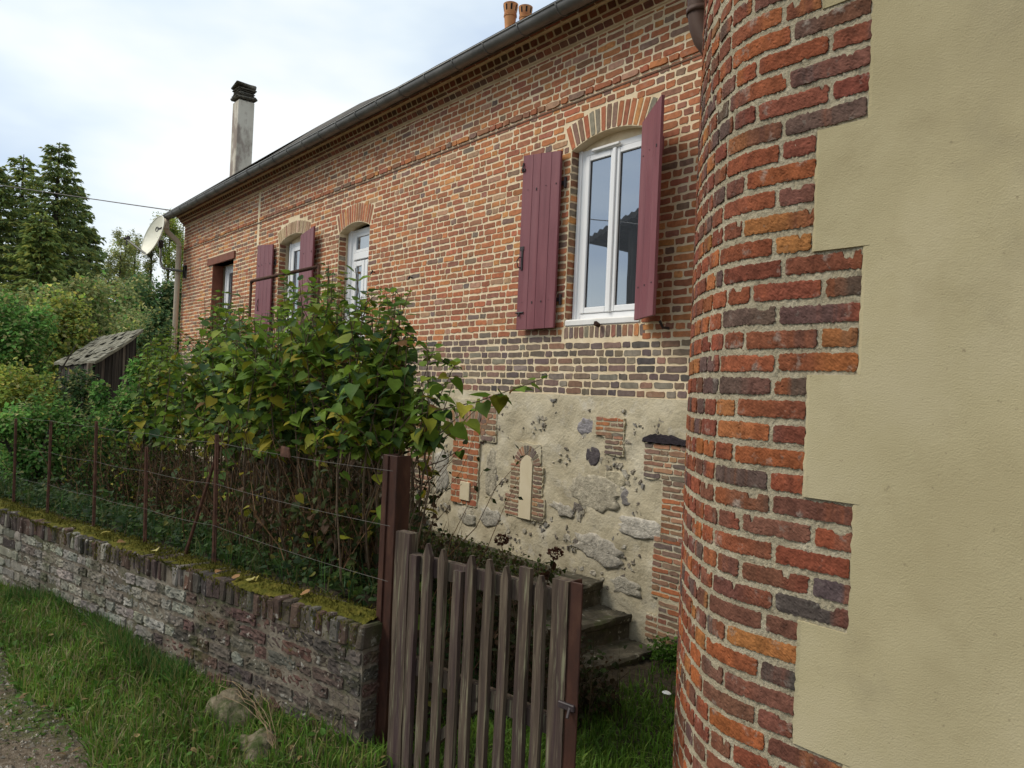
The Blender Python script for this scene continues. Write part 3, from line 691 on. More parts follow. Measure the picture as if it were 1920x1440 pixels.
for cx, cz in cl:
    for _ in range(rnd.randint(1, 8)):
        x, z = cx+rnd.gauss(0, .07), cz+rnd.gauss(0, .045)
        if any(a < x < b and c < z < d for a, b, c, d in taken) or z > -.05: continue
        col = rnd.choice([(.24, .205, .165), (.33, .29, .23), (.40, .36, .28), (.19, .165, .14), (.50, .46, .38), (.52, .47, .38), (.30, .28, .25), (.42, .38, .30)])
        s_ = abs(rnd.gauss(0, .012))+.006; stone(fl, x, z, s_*rnd.uniform(.7, 1.6), s_, col, .010, 2, rnd.randint(6, 9), .28, rnd.uniform(-1, 1))
fl.build('flint_chips', M_stone, plinth)

# ---- downpipes, satellite dish, railing, cable ------------------------------
dp = MB(); xo = XL-.03
dp.tube([[xo-.03, 4.63, 3.50], [xo-.03, 4.63, 3.26], [xo-.03, 4.645, 3.20], [xo+.03, 4.83, 3.03], [xo+.04, 4.88, 2.96], [xo+.04, 4.89, 2.8], [xo+.04, 4.89, -2.1]], .055, 14)
for z in (2.9, 2.3, 1.0): dp.tube([[xo+.04, 4.89, z-.02], [xo+.04, 4.89, z+.02]], .062, 14)
dp.tube([[xo-.03, 4.63, 3.24], [xo-.03, 4.63, 3.28]], .062, 14)
dp.build('downpipe', M_beige, house, smooth=True, label='beige plastic downpipe at the far corner')
dish = thing('satellite_dish', 'cream satellite dish on a bent pole at the far corner of the brick house', 'satellite dish', tuple(atY(345, 510, 4.98)))
wp = atY(343, 509, 4.93); q1 = atY(306, 503, 4.62); q2 = atY(301, 490, 4.6); q3 = atY(301, 462, 4.6)
m_ = MB(); m_.tube([wp, q1*.85+wp*.15, q1, q1*.4+q2*.6+np.array([0, 0, -.03]), q2, q3], .024, 10); m_.bbox(wp-[.05, -.01, .14], wp+[.05, .07, .14], .005)
for f in (.15, .5): m_.tube([wp*(1-f)+q1*f-[0, .01, 0], wp*(1-f)+q1*f+[0, .01, 0]], .032, 10)
m_.build('mount', M_grey, dish, smooth=True)
dc = atY(286, 441, 4.35); R0 = .47
ax = np.array([.17, -.95, .30]); ax /= np.linalg.norm(ax)         # the way the dish looks
sx = np.cross(ax, [0, 0, 1]); sx /= np.linalg.norm(sx); sz = np.cross(sx, ax)
# outline measured on the photo: about 0.42 m wide as seen, 0.92 m tall
def dpt(r, a, d=0): return dc+sx*(R0*.86*r*math.cos(a))+sz*(R0*r*math.sin(a))+ax*(.11*r*r-.11+d)
rr = np.linspace(.02, 1, 9); aa = np.linspace(0, 2*math.pi, 37)
d_ = MB(); d_.grid(np.array([[dpt(r, a) for a in aa] for r in rr])); d_.grid(np.array([[dpt(r, a, -.012) for a in aa] for r in rr]), flip=True)
d_.tube([dpt(1, a, -.004) for a in aa], .012, 6, cap=False)
refl = d_.build('reflector', M_dish, dish, smooth=True)
lg = MB()   # ring emblem and dashes of lettering on the dish
ec = (.40, math.radians(98))
def surf(u, v, lift=.004):      # u,v on the face in metres
    r = math.hypot(u/(R0*.86), v/R0); return dc+sx*u+sz*v+ax*(.11*r*r-.11+lift)
LS = -1 if (Rv@sx) < 0 else 1
lg.tube([surf(LS*(-.10+.05*math.cos(a)), .20+.05*math.sin(a)) for a in np.linspace(0, 2*math.pi, 20)], .008, 5, cap=False)
lg.tube([surf(LS*(-.10+.022*math.cos(a)), .225+.022*math.sin(a)) for a in np.linspace(0, 2*math.pi, 14)], .004, 5, cap=False)
for i, sh in enumerate('Gmtmsk'):
    u = -.035+i*.032; h = .022
    strokes = {'G': [(0, -1), (0, 1), (.8, 1)], 'm': [(0, -1), (0, 1), (.4, 0), (.8, 1), (.8, -1)], 't': [(.4, -1), (.4, 1.3), (0, .8), (.8, .8)], 's': [(.8, 1), (0, .8), (.8, -.5), (0, -1)], 'k': [(0, -1), (0, 1.2), (0, 0), (.7, .9), (0, 0), (.7, -1)]}[sh]
    lg.tube([surf(LS*(u+a*.026), .20+b*h*.9) for a, b in strokes], .006, 4)
lg.build('emblem', M_iron, refl)
fa = MB(); lo = dpt(.96, -math.pi/2); tip = atY(238, 449, 4.0); fa.tube([lo+ax*-.02, tip], .022, 8); fa.build('feed_arm', M_grey, dish)
ln = MB(); fd = (dc-tip)/np.linalg.norm(dc-tip); ln.tube([tip-fd*.07+[0, 0, .03], tip+[0, 0, .03], tip+fd*.05+[0, 0, .035]], [.035, .035, .05], 10); ln.tube([tip+[0, 0, .02], tip+[0, 0, -.12]], .016, 8); ln.build('receiver', M_iron, dish)
bk = MB(); bk.bbox(q3-[.05, .05, .02], q3+[.05, .05, .14], .01); bk.tube([q3+[0, 0, .06], dc-ax*.13], .03, 8); bk.build('bracket', M_iron, dish)

rl = thing('stair_railing', 'rust brown tubular handrail in front of the middle window', 'railing', (-9, 3.9, -1.6))
ra, rb = atY(471, 527, 3.9), atY(598, 500, 3.9); rc = rb+np.array([.0, 1.0, 0])
q = MB(); q.tube([ra+[0, 0, -.02], ra*.97+rb*.03, rb], .024, 8); q.build('handrail', M_rustpost, rl, smooth=True)
for p in (ra, rb):
    q = MB(); q.tube([p+[0, 0, .01], [p[0], p[1], -1.55]], .02, 8); q.build('post', M_rustpost, rl, smooth=True)
cb = MB(); pa, pb = atY(318, 394, 4.7), atD(-400, 268, 60); t = np.linspace(0, 1, 30)[:, None]; pts = pa*(1-t)+pb*t; pts[:, 2] -= 1.0*(t*(1-t))[:, 0]
pm = pts; cb.tube(pm, .013, 6); cb.build('overhead_cable', M_iron, None, label='thin black overhead cable running from the gutter corner towards the conifers', cat='cable')

# ---- steps along the plinth ---------------------------------------------------
steps = thing('stone_steps', 'mossy stone steps climbing along the plinth behind the gate', 'steps', (-5.2, 4.4, -2.1))
def slab(x0, x1, z0, z1, y0=3.85, y1=4.955, nm='step'):
    q = MB(); nx_, ny = 14, 12; xs = np.linspace(x0, x1, nx_); ys = np.linspace(y0, y1, ny); gx, gy = np.meshgrid(xs, ys, indexing='ij')
    top = z1+rng.normal(0, .004, gx.shape); fx = x1+rng.normal(0, .008, ny)+.012*np.sin(ys*6)
    gx = gx.copy(); gx[-1, :] = fx; gx[-2, :] = x1-.012; top[-1, :] -= .018
    q.grid(np.stack([gx, gy, top], -1), flip=True)
    q.grid(np.stack([np.stack([fx, ys, top[-1]], -1), np.stack([fx-.01, ys, np.full(ny, z1-.06)], -1), np.stack([fx-.03, ys, np.full(ny, z1-.075)], -1), np.stack([fx-.03, ys, np.full(ny, z0)], -1)]), flip=True)
    q.grid(np.stack([np.stack([gx[:, 0], gy[:, 0], top[:, 0]], -1), np.stack([gx[:, 0], gy[:, 0], np.full(nx_, z0)], -1)]), flip=False)
    q.build(nm, M_step, steps)
slab(-7.60, -4.67, -2.1, -1.63, nm='landing'); slab(-4.75, -4.33, -2.1, -1.83); slab(-4.42, -4.02, -2.15, -2.03)
slab(-8.6, -7.55, -2.1, -1.46); slab(-8.9, -7.95, -2.1, -1.28)
for i in range(5): slab(-9.2-.0, -8.2-.25*i, -1.5, -1.1+.17*i)
slab(-10.8, -9.0, -1.9, -.12, y0=3.8, nm='landing')

# ------------------------------------------------------------------ rendered house with the rounded brick corner
TY = 2.0
# plan of the rounded corner: heading turns quickly at first, then slowly
_s = np.linspace(0, 4.2, 2101); _k = np.where(_s < .085, 1/.27, np.where(_s < .242, 1/.5, np.where(_s < 1.84, 1/1.7, 0))); _th = np.concatenate([[0], np.cumsum(_k[:-1]*np.diff(_s))]); _th = np.minimum(_th, math.pi/2)
_cx = np.concatenate([[0], np.cumsum(np.cos(_th[:-1])*np.diff(_s))]); _cy = np.concatenate([[0], np.cumsum(np.sin(_th[:-1])*np.diff(_s))])
def _left(uc):      # leftmost bearing of the corner, compared with the measured one
    rr_ = ray(1291, 745); return np.max((uc+_cx)/(TY+_cy))-(-rr_[0]/rr_[1])
_a, _b = 1.1, 1.5
for _ in range(40):
    _m = (_a+_b)/2
    if _left(_m) > 0: _b = _m
    else: _a = _m
UC = _m
tow = thing('rendered_house', 'tan rendered building with a rounded brick corner, nearest on the right', 'house', (-1.0, 2.3, -2.1))
def ST(u, v, h):
    u = np.asarray(u, float); h = np.asarray(h, float)+0*u; q = np.clip(u-UC, 0, 4.2); a = np.interp(q, _s, _th)
    x = -np.minimum(u, UC)-np.interp(q, _s, _cx)-h*np.sin(a); y = TY+np.interp(q, _s, _cy)-h*np.cos(a)
    return np.stack([x, y, np.asarray(v, float)+0*u], -1)
zk = [atY(1575, y, TY)[2] for y in (478, 703, 945, 1195)]; CT = (zk[0]-zk[3])/15; ZB0 = zk[1]
ZTOP, ZBOT = ZB0+CT*45, ZB0-CT*28
mb = MB(); U = np.concatenate([np.linspace(.96, UC, 60), np.linspace(UC+.006, UC+1.2, 140), np.linspace(UC+1.3, UC+4.1, 30)]); V = np.linspace(ZBOT, ZTOP, 420)
gu, gv = np.meshgrid(U, V, indexing='ij'); hgt = rng.normal(0, .0012, gu.shape)+.0012*np.sin(gu*60+gv*31)*np.sin(gv*70)-.002
mb.grid(ST(gu.ravel(), gv.ravel(), hgt.ravel()).reshape(*gu.shape, 3))
tw = mb.build('mortar_wall', M_mortarT, tow)
mb = MB(); g = .0095
for r in range(-27, 45):
    z0 = ZB0+r*CT; wide = (r//5) % 2 == 0; edge = .998+rnd.uniform(-.004, .006) if wide else 1.142+rnd.uniform(-.004, .004)
    u = edge; k = 0; hf = (r % 2 == 1)
    while u < UC+1.15:
        if k == 0 and hf: w_ = .112
        elif u < UC+.02: w_ = .235
        else: w_ = .108 if rnd.random() < .82 else rnd.choice((.06, .15, .13))
        w_ *= rnd.uniform(.95, 1.05); wob = .002*math.sin(u*9+r*1.3)
        hi_ = -17 <= r <= 16 and u < UC+.75
        relief(mb, ST, u+(g if k else .001), u+w_-g*.5, z0+g*.9+wob, z0+CT-g*.9+wob, pick(PTOW), h=.0022, rel=.0006, jit=.0030, du=.0055 if hi_ else .02, nv=9 if hi_ else 4, smear=.45, rag=.0011); u += w_; k += 1
mb.build('corner_bricks', M_brickT, tw, smooth=False)
mb = MB()
rows = sorted(set(r//5 for r in range(-27, 45)))
for bnd in rows:
    z0, z1 = ZB0+bnd*5*CT, ZB0+(bnd+1)*5*CT; e = .998 if bnd % 2 == 0 else 1.142
    zs = np.concatenate([[z0], [z0+.0015], np.linspace(z0+.01, z1-.01, 24), [z1-.0015], [z1]]); n = len(zs)
    XRC = np.concatenate([np.linspace(-1.12, 0, 40), np.linspace(.1, 5.2, 30)]); P = []
    for i, z in enumerate(zs):
        inn = i in (0, n-1)
        ee = e+rng.normal(0, .0018); row_ = [[-(ee), TY+.01, z], [-(ee), TY-.004, z]]+[[X0_, TY-.006-.0025*math.sin(X0_*5+z*3)-.002*math.sin(X0_*11-z*7), z] for X0_ in ([-e+.01]+[x for x in XRC if x > -e+.02])]
        if inn: row_ = [[q[0], TY+.008 if q[0] < -1.0 else q[1], q[2]] for q in row_]
        P.append(row_)
    P = np.array(P); mb.grid(P)
mb.build('render_coat', M_render, tow, smooth=False)
bk_ = MB(); bk_.box((-.96, TY+.012, ZBOT), (5.4, 5.6, ZTOP-.01)); bk_.box((-1.6, TY+.9, ZBOT), (-.97, 5.6, ZTOP-.01)); bk_.build('core_wall', M_mortarT, tow)
rf2 = MB(); rf2.add([[-2.1, 1.6, ZTOP], [5.6, 1.6, ZTOP], [5.6, 4.6, ZTOP+1.9], [-.9, 4.6, ZTOP+1.9], [-2.1, 6, ZTOP]], [(0, 1, 2, 3), (0, 3, 4)]); rf2.box((-2.05, 1.62, ZTOP-.02), (5.5, 5.6, ZTOP+.02)); rf2.build('roof', M_slate, tow)
bp2 = MB(); c0 = atY(1312, -60, 3.25); c1 = atY(1312, 28, 3.25); c2 = atY(1322, 70, 3.26); c3 = atY(1345, 100, 3.28)
bp2.tube([c0+[0, 0, .8], c0, c1, c1*.5+c2*.5+[-.006, 0, 0], c2, c3, c3+[.09, .02, -.06]], [.064]*7, 16); bp2.tube([c1+[0, 0, .03], c1+[0, 0, -.0]], .071, 16)
bp2.build('drainpipe_elbow', M_brownpipe, tow, smooth=True)

# ------------------------------------------------------------------ ground
A0 = atZ(683, 1172, -1.07)[:2]; B0_ = atZ(0, 955, -1.07)[:2]; WD = (B0_-A0)/np.linalg.norm(B0_-A0); WN = np.array([-WD[1], WD[0]])
if WN[1] > 0: WN = -WN          # towards the lane
def wl_dist(x, y): return (x-A0[0])*WN[0]+(y-A0[1])*WN[1]      # >0 on the lane side
def wl_u(x, y): return (x-A0[0])*WD[0]+(y-A0[1])*WD[1]
def sm(t): t = np.clip(t, 0, 1); return t*t*(3-2*t)
def ground_z(x, y):
    x = np.asarray(x, float); y = np.asarray(y, float); d = wl_dist(x, y); u = wl_u(x, y)
    lane = -1.70+.02*np.sin(x*2.1+y)+.012*np.sin(x*5+y*7)+.05*sm(1-np.abs(d)/.5)
    bed = -1.12-.50*sm((-d-.25)/1.9)+.02*np.sin(x*3)*np.sin(y*4)
    yard = -1.72-.36*sm((y-2.1)/1.3)+.015*np.sin(x*4+y*3)
    stairs = sm((y-3.45)/.3)*sm((x+9)/2)
    inside = yard+(bed-yard)*sm((u-.02-.5*sm((y-2.6)/.8))/.55)*(1-stairs)
    z = np.where(d > -.11, lane, inside)
    far = sm((-x-14)/30); z = z+far*.6
    return z
def axis(a, b, fine0, fine1, step, grow=1.25):
    v = list(np.arange(fine0, fine1, step)); s = step; q = fine0
    while q > a: s *= grow; q -= s; v.insert(0, q)
    s = step; q = v[-1]
    while q < b: s *= grow; q += s; v.append(q)
    return np.array(v)
gx_, gy_ = axis(-600, 500, -11, 0, .06), axis(-500, 600, -1.0, 5.0, .05)
gx, gy = np.meshgrid(gx_, gy_, indexing='ij'); gzv = ground_z(gx, gy)+rng.normal(0, .004, gx.shape)
mb = MB(); mb.grid(np.stack([gx, gy, gzv], -1), flip=True); mb.build('ground', M_soil, None, smooth=True, kind='structure')
# gravel lane as a sheet a little above the ground
mb = MB(); uu = np.linspace(-6, 22, 180); P = []
def verge(u): return .56+.07*math.sin(u*1.7)+.05*math.sin(u*4.1)+.22*float(sm((1.6-u)/1.6))
for u in uu:
    rr_ = [0, .05, .12, .25, .45, .7, 1.0, 1.5, 2.2, 3.2]; row_ = []
    for k, q in enumerate(rr_):
        p = A0+WD*u+WN*(verge(u)+q); row_.append([p[0], p[1], float(ground_z(p[0], p[1]))+(.012 if k else -.02)])
    P.append(row_)
mb.grid(np.array(P)); mb.build('gravel_lane', M_gravel, None, smooth=True, kind='structure')
n = 9000; u = rng.uniform(-1, 7, n); q = np.abs(rng.normal(0, .6, n)); pos = A0[None]+WD[None]*u[:, None]+WN[None]*((np.array([verge(t) for t in u])+q-.05)[:, None])
tv = np.array([[1, 0, 0], [-.5, .8, 0], [-.5, -.8, 0], [0, 0, .8], [0, 0, -.4]]); tf = np.array([[0, 1, 3], [1, 2, 3], [2, 0, 3]])
s_ = np.abs(rng.normal(0, .006, n))+.003; ang = rng.uniform(0, 6.28, n); ca, sa = np.cos(ang), np.sin(ang)
V = np.stack([pos[:, 0:1]+s_[:, None]*(tv[None, :, 0]*ca[:, None]-tv[None, :, 1]*sa[:, None]), pos[:, 1:2]+s_[:, None]*(tv[None, :, 0]*sa[:, None]+tv[None, :, 1]*ca[:, None]), (ground_z(pos[:, 0], pos[:, 1])+.012)[:, None]+s_[:, None]*tv[None, :, 2]], -1)
F = (tf[None]+(np.arange(n)*5)[:, None, None]).reshape(-1, 3)
pc = np.array([(.30, .26, .20), (.20, .17, .13), (.38, .34, .28), (.13, .11, .085)])[rng.integers(0, 4, n)]
mb = MB(); mb.add(V.reshape(-1, 3), F, np.repeat(pc, 5, axis=0)); mb.build('loose_pebbles', M_pebble, None, label='loose pebbles scattered on the lane', cat='gravel', kind='stuff')

# ------------------------------------------------------------------ grass
def blades(mb, pos, lo, hi, wd=.0042, lean=.6, cols=None, dirz=0):
    n = len(pos); L_ = rng.uniform(lo, hi, n); az = rng.uniform(0, 2*math.pi, n); ln_ = np.abs(rng.normal(0, lean, n))
    dx, dy = np.cos(az), np.sin(az); w2 = wd*rng.uniform(.6, 1.3, n); V = np.zeros((n, 5, 3))
    tw_ = rng.uniform(0, 2*math.pi, n); px, py = np.cos(tw_), np.sin(tw_)
    for k, (t, wf) in enumerate(((0, 1), (.55, .8), (1, 0))):
        cx = pos[:, 0]+dx*ln_*L_*t*t; cy = pos[:, 1]+dy*ln_*L_*t*t; cz = pos[:, 2]+L_*t*(1-.35*np.minimum(ln_, 1.5)*t)
        if k < 2:
            V[:, 2*k] = np.stack([cx-px*w2*wf, cy-py*w2*wf, cz], -1); V[:, 2*k+1] = np.stack([cx+px*w2*wf, cy+py*w2*wf, cz], -1)
        else: V[:, 4] = np.stack([cx, cy, cz], -1)
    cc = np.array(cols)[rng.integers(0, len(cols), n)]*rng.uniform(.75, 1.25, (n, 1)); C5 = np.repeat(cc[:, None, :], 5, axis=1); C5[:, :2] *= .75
    o = np.arange(n)*5; mb.add(V.reshape(-1, 3), np.stack([o, o+1, o+3, o+2], -1), C5.reshape(-1, 3)); mb.f.append(np.stack([o+2, o+3, o+4], -1)+mb.n-len(V)*5)
GR = [(.095, .20, .022), (.12, .24, .03), (.07, .15, .022), (.16, .25, .04), (.21, .21, .06), (.28, .24, .12)]
def on_wallside(n, u0, u1, d0, d1, pw=1.0):
    u = rng.uniform(u0, u1, n); d = rng.uniform(0, 1, n)**pw; dd = d0+(np.array([verge(t) for t in u])+d1-d0)*d
    p = A0[None]+WD[None]*u[:, None]+WN[None]*dd[:, None]; return np.concatenate([p, ground_z(p[:, 0], p[:, 1])[:, None]], 1), u, dd
p, u, dd = on_wallside(62000, -.2, 8, .0, .05)
keep = (np.sin(p[:, 0]*7+p[:, 1]*5)+np.sin(p[:, 0]*13-p[:, 1]*11)+rng.normal(0, 1.2, len(p))) > -1.5
RK = [atZ(437, 1335, -1.62), atZ(487, 1395, -1.64)]
for c_ in RK: keep &= np.hypot(p[:, 0]-c_[0]-.03, p[:, 1]-c_[1]+.02) > .08
p = p[keep]; mb = MB(); m1 = rng.random(len(p)) < .7
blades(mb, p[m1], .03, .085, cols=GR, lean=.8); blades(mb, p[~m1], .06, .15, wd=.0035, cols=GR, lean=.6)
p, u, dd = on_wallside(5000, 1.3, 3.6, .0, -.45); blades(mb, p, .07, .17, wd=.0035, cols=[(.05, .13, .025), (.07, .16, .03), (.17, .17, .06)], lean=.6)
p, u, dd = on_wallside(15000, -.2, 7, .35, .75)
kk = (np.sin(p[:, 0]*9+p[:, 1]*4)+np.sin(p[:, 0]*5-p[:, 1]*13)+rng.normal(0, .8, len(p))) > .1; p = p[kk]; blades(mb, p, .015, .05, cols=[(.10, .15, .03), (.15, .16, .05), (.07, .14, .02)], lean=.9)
n = 2600; p, u, dd = on_wallside(n, -.2, 7, .0, .3); dvv = rng.normal(0, 1, (n, 3)); dvv[:, 2] *= .3; VL = (p+np.array([0, 0, 1])*rng.uniform(.01, .07, (n, 1)), dvv)
mb.build('verge_grass', M_grass, None, label='long green grass growing between the lane and the garden wall', cat='grass', kind='stuff')
p = np.stack([rng.uniform(-4.2, -1.7, 26000), rng.uniform(1.75, 4.95, 26000)], 1); k = (wl_u(p[:, 0], p[:, 1]) < .05)&~((p[:, 0] < -4.0)&(p[:, 1] > 3.8)); p = p[k]
bare = np.exp(-(((p[:, 0]+3.6)/.55)**2+((p[:, 1]-4.5)/.35)**2)); p = p[rng.random(len(p)) > bare*.9]
mb = MB(); p3 = np.concatenate([p, ground_z(p[:, 0], p[:, 1])[:, None]], 1); m1 = rng.random(len(p3)) < .8
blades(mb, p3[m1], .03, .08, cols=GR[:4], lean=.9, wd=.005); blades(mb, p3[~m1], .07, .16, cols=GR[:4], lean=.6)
mb.build('yard_grass', M_grass, None, label='short green grass in the yard between gate and steps', cat='grass', kind='stuff')

# ------------------------------------------------------------------ garden wall
def SG(u, v, h): u = np.asarray(u, float); return np.stack([A0[0]+WD[0]*u+WN[0]*h, A0[1]+WD[1]*u+WN[1]*h, np.asarray(v)+0*u], -1)
def SGe(u, v, h): u = np.asarray(u, float); return np.stack([A0[0]-WN[0]*u-WD[0]*h, A0[1]-WN[1]*u-WD[1]*h, np.asarray(v)+0*u], -1)
gw = thing('garden_wall', 'low old brick garden wall with whitened face and moss along its top', 'wall', (A0[0], A0[1], -1.75))
WT, WZ, WB, WL = .19, -1.075, -1.85, 13.0
M_gmort = mat('old_mortar', ((.075, .060, .045), (.155, .128, .096), (.27, .235, .185)), scale=8, bump=1, bscale=60, bdist=.01, rough=1, patches=[((.04, .05, .012), 3, .55, .66, .7)])
M_gbrick = mat('old_brick', (G(.65), G(1.05), G(1.45)), scale=20, bump=1, bscale=70, bdist=.008, vcol=True, rough=.95,
               patches=[((.40, .38, .33), 22, .60, .67, .7), ((.045, .052, .014), 2.6, .55, .66, .75), ((.035, .028, .022), 5, .56, .68, .55)])
mb = MB(); mb.box((0, 0, 0), (1, 1, 1), M=lambda v: SG(v[:, 0]*WL, WB+(WZ-.012-WB)*v[:, 2], .0005-(WT-.003)*v[:, 1])); core = mb.build('mortar_core', M_gmort, gw)
mb = MB(); z = WZ-.115; r = 0
PG = [((.085, .052, .040), 3), ((.070, .052, .042), 3), ((.10, .055, .042), .9), ((.055, .046, .040), 2.2), ((.10, .086, .070), 2)]
PW = [((.22, .205, .17), 3), ((.18, .168, .14), 3), ((.26, .245, .205), 1.4), ((.14, .125, .10), 1.6)]
while z > WB:
    z0 = z-.072; u = -.0 if r % 2 else -.0; k = r
    while u < WL:
        w_ = (.225 if k % 2 else .112)*rnd.uniform(.9, 1.08); white = rnd.random() < float(sm((u-.65)/1.3))*.93; col = pick(PW if white else PG)
        wob = .006*math.sin(u*2.2+r*.5)
        f = relief if u < 3.6 else brick
        kw = dict(h=.006+rnd.uniform(-.006, .006), jit=.006)
        if u < 3.6: kw.update(rel=.004, du=.018, pal2=PW if white else PG)
        mbx = mb; f(mbx, SG, u+.005, u+w_-.006, z0+.006+wob, z-.006+wob, col, **kw); u += w_; k += 1
    # end face
    a = 0; k = r+1
    while a < WT-.02:
        w_ = min((.22 if k % 2 else .11), WT-a); relief(mb, SGe, a+.004, a+w_-.004, z0+.006, z-.006, pick(PG), h=.006, rel=.004, jit=.006, pal2=PG); a += w_; k += 1
    z -= .072; r += 1
mb.build('wall_bricks', M_gbrick, gw)
mb = MB(); u = -.012
while u < WL:
    w_ = rnd.uniform(.052, .068); dz = rnd.gauss(0, .005); q = rnd.gauss(-.003, .005); white = rnd.random() < float(sm((u-.8)/2.2))*.2
    mb.bbox((u, -WT-.01, WZ-.11+dz), (u+w_-.006, .012+q, WZ+dz), .008, pick(PW if white else PG), M=lambda v: SG(v[:, 0], v[:, 2], v[:, 1]), jit=.004); u += w_
mb.build('coping', M_gbrick, gw)
# moss cushion on the top
nu_, nw = 520, 14; uu = np.linspace(.02, 9, nu_); ww = np.linspace(0, 1, nw); gu, gw_ = np.meshgrid(uu, ww, indexing='ij')
cov = .5+.5*np.sin(gu*2.3+1)*np.sin(gu*.9)+.25*np.sin(gu*9)+rng.normal(0, .08, gu.shape)
front = -.006+.04*(1+np.sin(gu*5.3)+np.sin(gu*13.1)*.5)*.5; hh = (.022*np.sin(math.pi*np.clip(gw_, 0, 1))**.5)*np.clip(cov+.35, .1, 1.3)+rng.normal(0, .0025, gu.shape)
P = SG(gu.ravel(), (WZ-.004+hh).ravel(), (-front-(WT-front)*gw_).ravel()).reshape(nu_, nw, 3)
mb = MB(); mb.grid(P)
n = 16000; u = rng.uniform(.02, 9, n); d = rng.uniform(0, 1, n); pz = WZ+.012+rng.normal(0, .006, n); q = SG(u, pz, -.035-(WT-.035)*d)
drip = rng.random(n) < .28; du = u[drip]; hd = np.abs(rng.normal(0, .035, drip.sum()))*(1+np.sin(du*3.1)+.6*np.sin(du*17)); q[drip] = SG(du, WZ-.0-hd, np.full(drip.sum(), .012))
mcol = [(.8, .9, .8), (1.2, 1.1, 1.0), (.6, .8, .7)]; tb = MB(); blades(mb, q, .008, .026, wd=.0025, lean=.8, cols=[(1.1, 1.1, 1), (.8, .9, .8)])
mb.build('moss', M_moss, gw)

# ------------------------------------------------------------------ fence on the wall
fence = thing('wire_fence', 'rusty iron fence posts with thin wires standing along the garden wall top', 'fence', (A0[0], A0[1], -1.07))
tops = []
for (bx, by), (tx, ty_) in [((401, 1058), (407, 815)), ((272, 1012), (275, 838)), ((177, 962), (181, 790)), ((90, 937), (96, 790)), ((27, 917), (30, 785))]:
    vb = ray(bx, by); o2 = A0-WN*.17; MM = np.array([[vb[0], -WD[0]], [vb[1], -WD[1]]]); sb_ = np.linalg.solve(MM, o2)[0]; b = np.array([vb[0]*sb_, vb[1]*sb_, -1.09]); v = ray(tx, ty_); s = (b[0]*v[0]+b[1]*v[1])/(v[0]**2+v[1]**2); t = v*s
    mb = MB(); mb.tube([b-[0, 0, .05], b*.5+t*.5+[.004, 0, 0], t], .0035+.007, 6); d3 = np.array([WD[0], WD[1], 0])*.019; n3 = np.array([WN[0], WN[1], 0])*.003
    for sgn in (1,): mb.add(np.array([b-d3-n3, b+d3-n3, b+d3+n3, b-d3+n3, t-d3-n3, t+d3-n3, t+d3+n3, t-d3+n3]), [(0, 1, 5, 4), (1, 2, 6, 5), (2, 3, 7, 6), (3, 0, 4, 7), (4, 5, 6, 7)])
    mb.build('fence_post', M_rustpost, fence); tops.append(t)
vb = ray(345, 1045); MM = np.array([[vb[0], -WD[0]], [vb[1], -WD[1]]]); sb_ = np.linalg.solve(MM, A0-WN*.16)[0]; b = np.array([vb[0]*sb_, vb[1]*sb_, -1.09]); t = tops[0]+np.array([WN[0], WN[1], 0])*-.02-[0, 0, .06]; mb = MB(); mb.tube([b, t], .011, 6); mb.build('diagonal_brace', M_rustpost, fence)
pp = atZ(738, 851, -.29); pp2 = np.array([pp[0], pp[1], -1.8])
order = [np.array([pp[0], pp[1], -.31])]+[t-np.array([0, 0, .02]) for t in tops]
for dz in (0, .24, .48):
    pts = []
    for a, b in zip(order[:-1], order[1:]):
        for f in np.linspace(0, 1, 8)[:-1]: c = a*(1-f)+b*f; c[2] = -.365; pts.append(c-[0, 0, dz+.010*4*f*(1-f)])
    mb = MB(); mb.tube(pts, .0011, 4, cap=False); mb.build('wire', M_wire, fence)
rp = MB(); c = order[0]*.46+order[1]*.54-[0, 0, .03]; rp.bbox(c-[.05, .004, .028], c+[.05, .004, .028], .003, jit=.003); rp.build('tag_plate', M_rustpost, fence)

# gate post, gate ------------------------------------------------------------
gp = thing('gate_post', 'tall dark red steel gate post at the end of the garden wall', 'post', (pp[0], pp[1], -1.8))
pc_ = atY(747, 853, 1.85); ga, gb_ = np.array([-3.0, 1.75]), np.array([-2.09, 1.91]); gd = (gb_-ga)/np.linalg.norm(gb_-ga); gn = np.array([gd[1], -gd[0]])
def SGt(o):
    return lambda v: np.stack([o[0]+gd[0]*v[:, 0]+gn[0]*v[:, 1], o[1]+gd[1]*v[:, 0]+gn[1]*v[:, 1], v[:, 2]], -1)
T = SGt(pc_[:2]); mb = MB(); zt0 = pc_[2]; mb.bbox((-.052, .040, -1.9), (.048, .047, zt0), .002, M=T); mb.bbox((-.052, -.04, -1.9), (-.045, .042, zt0), .002, M=T); mb.bbox((.041, -.04, -1.9), (.048, .042, zt0), .002, M=T)
mb.bbox((-.012, .046, -1.9), (-.006, .056, zt0-.002), .002, M=T); mb.build('channel', M_rust, gp)
mb = MB(); mb.tube(T(np.array([[-.05, .0, -.35], [-.08, .01, -.35]])), .012, 8); mb.build('wire_bolt', M_iron, gp)
gate = thing('wooden_gate', 'weathered grey picket gate with pointed pickets between red steel posts', 'gate', (ga[0], ga[1], -1.78))
GWd = float(np.linalg.norm(gb_-ga)); T = SGt(ga)
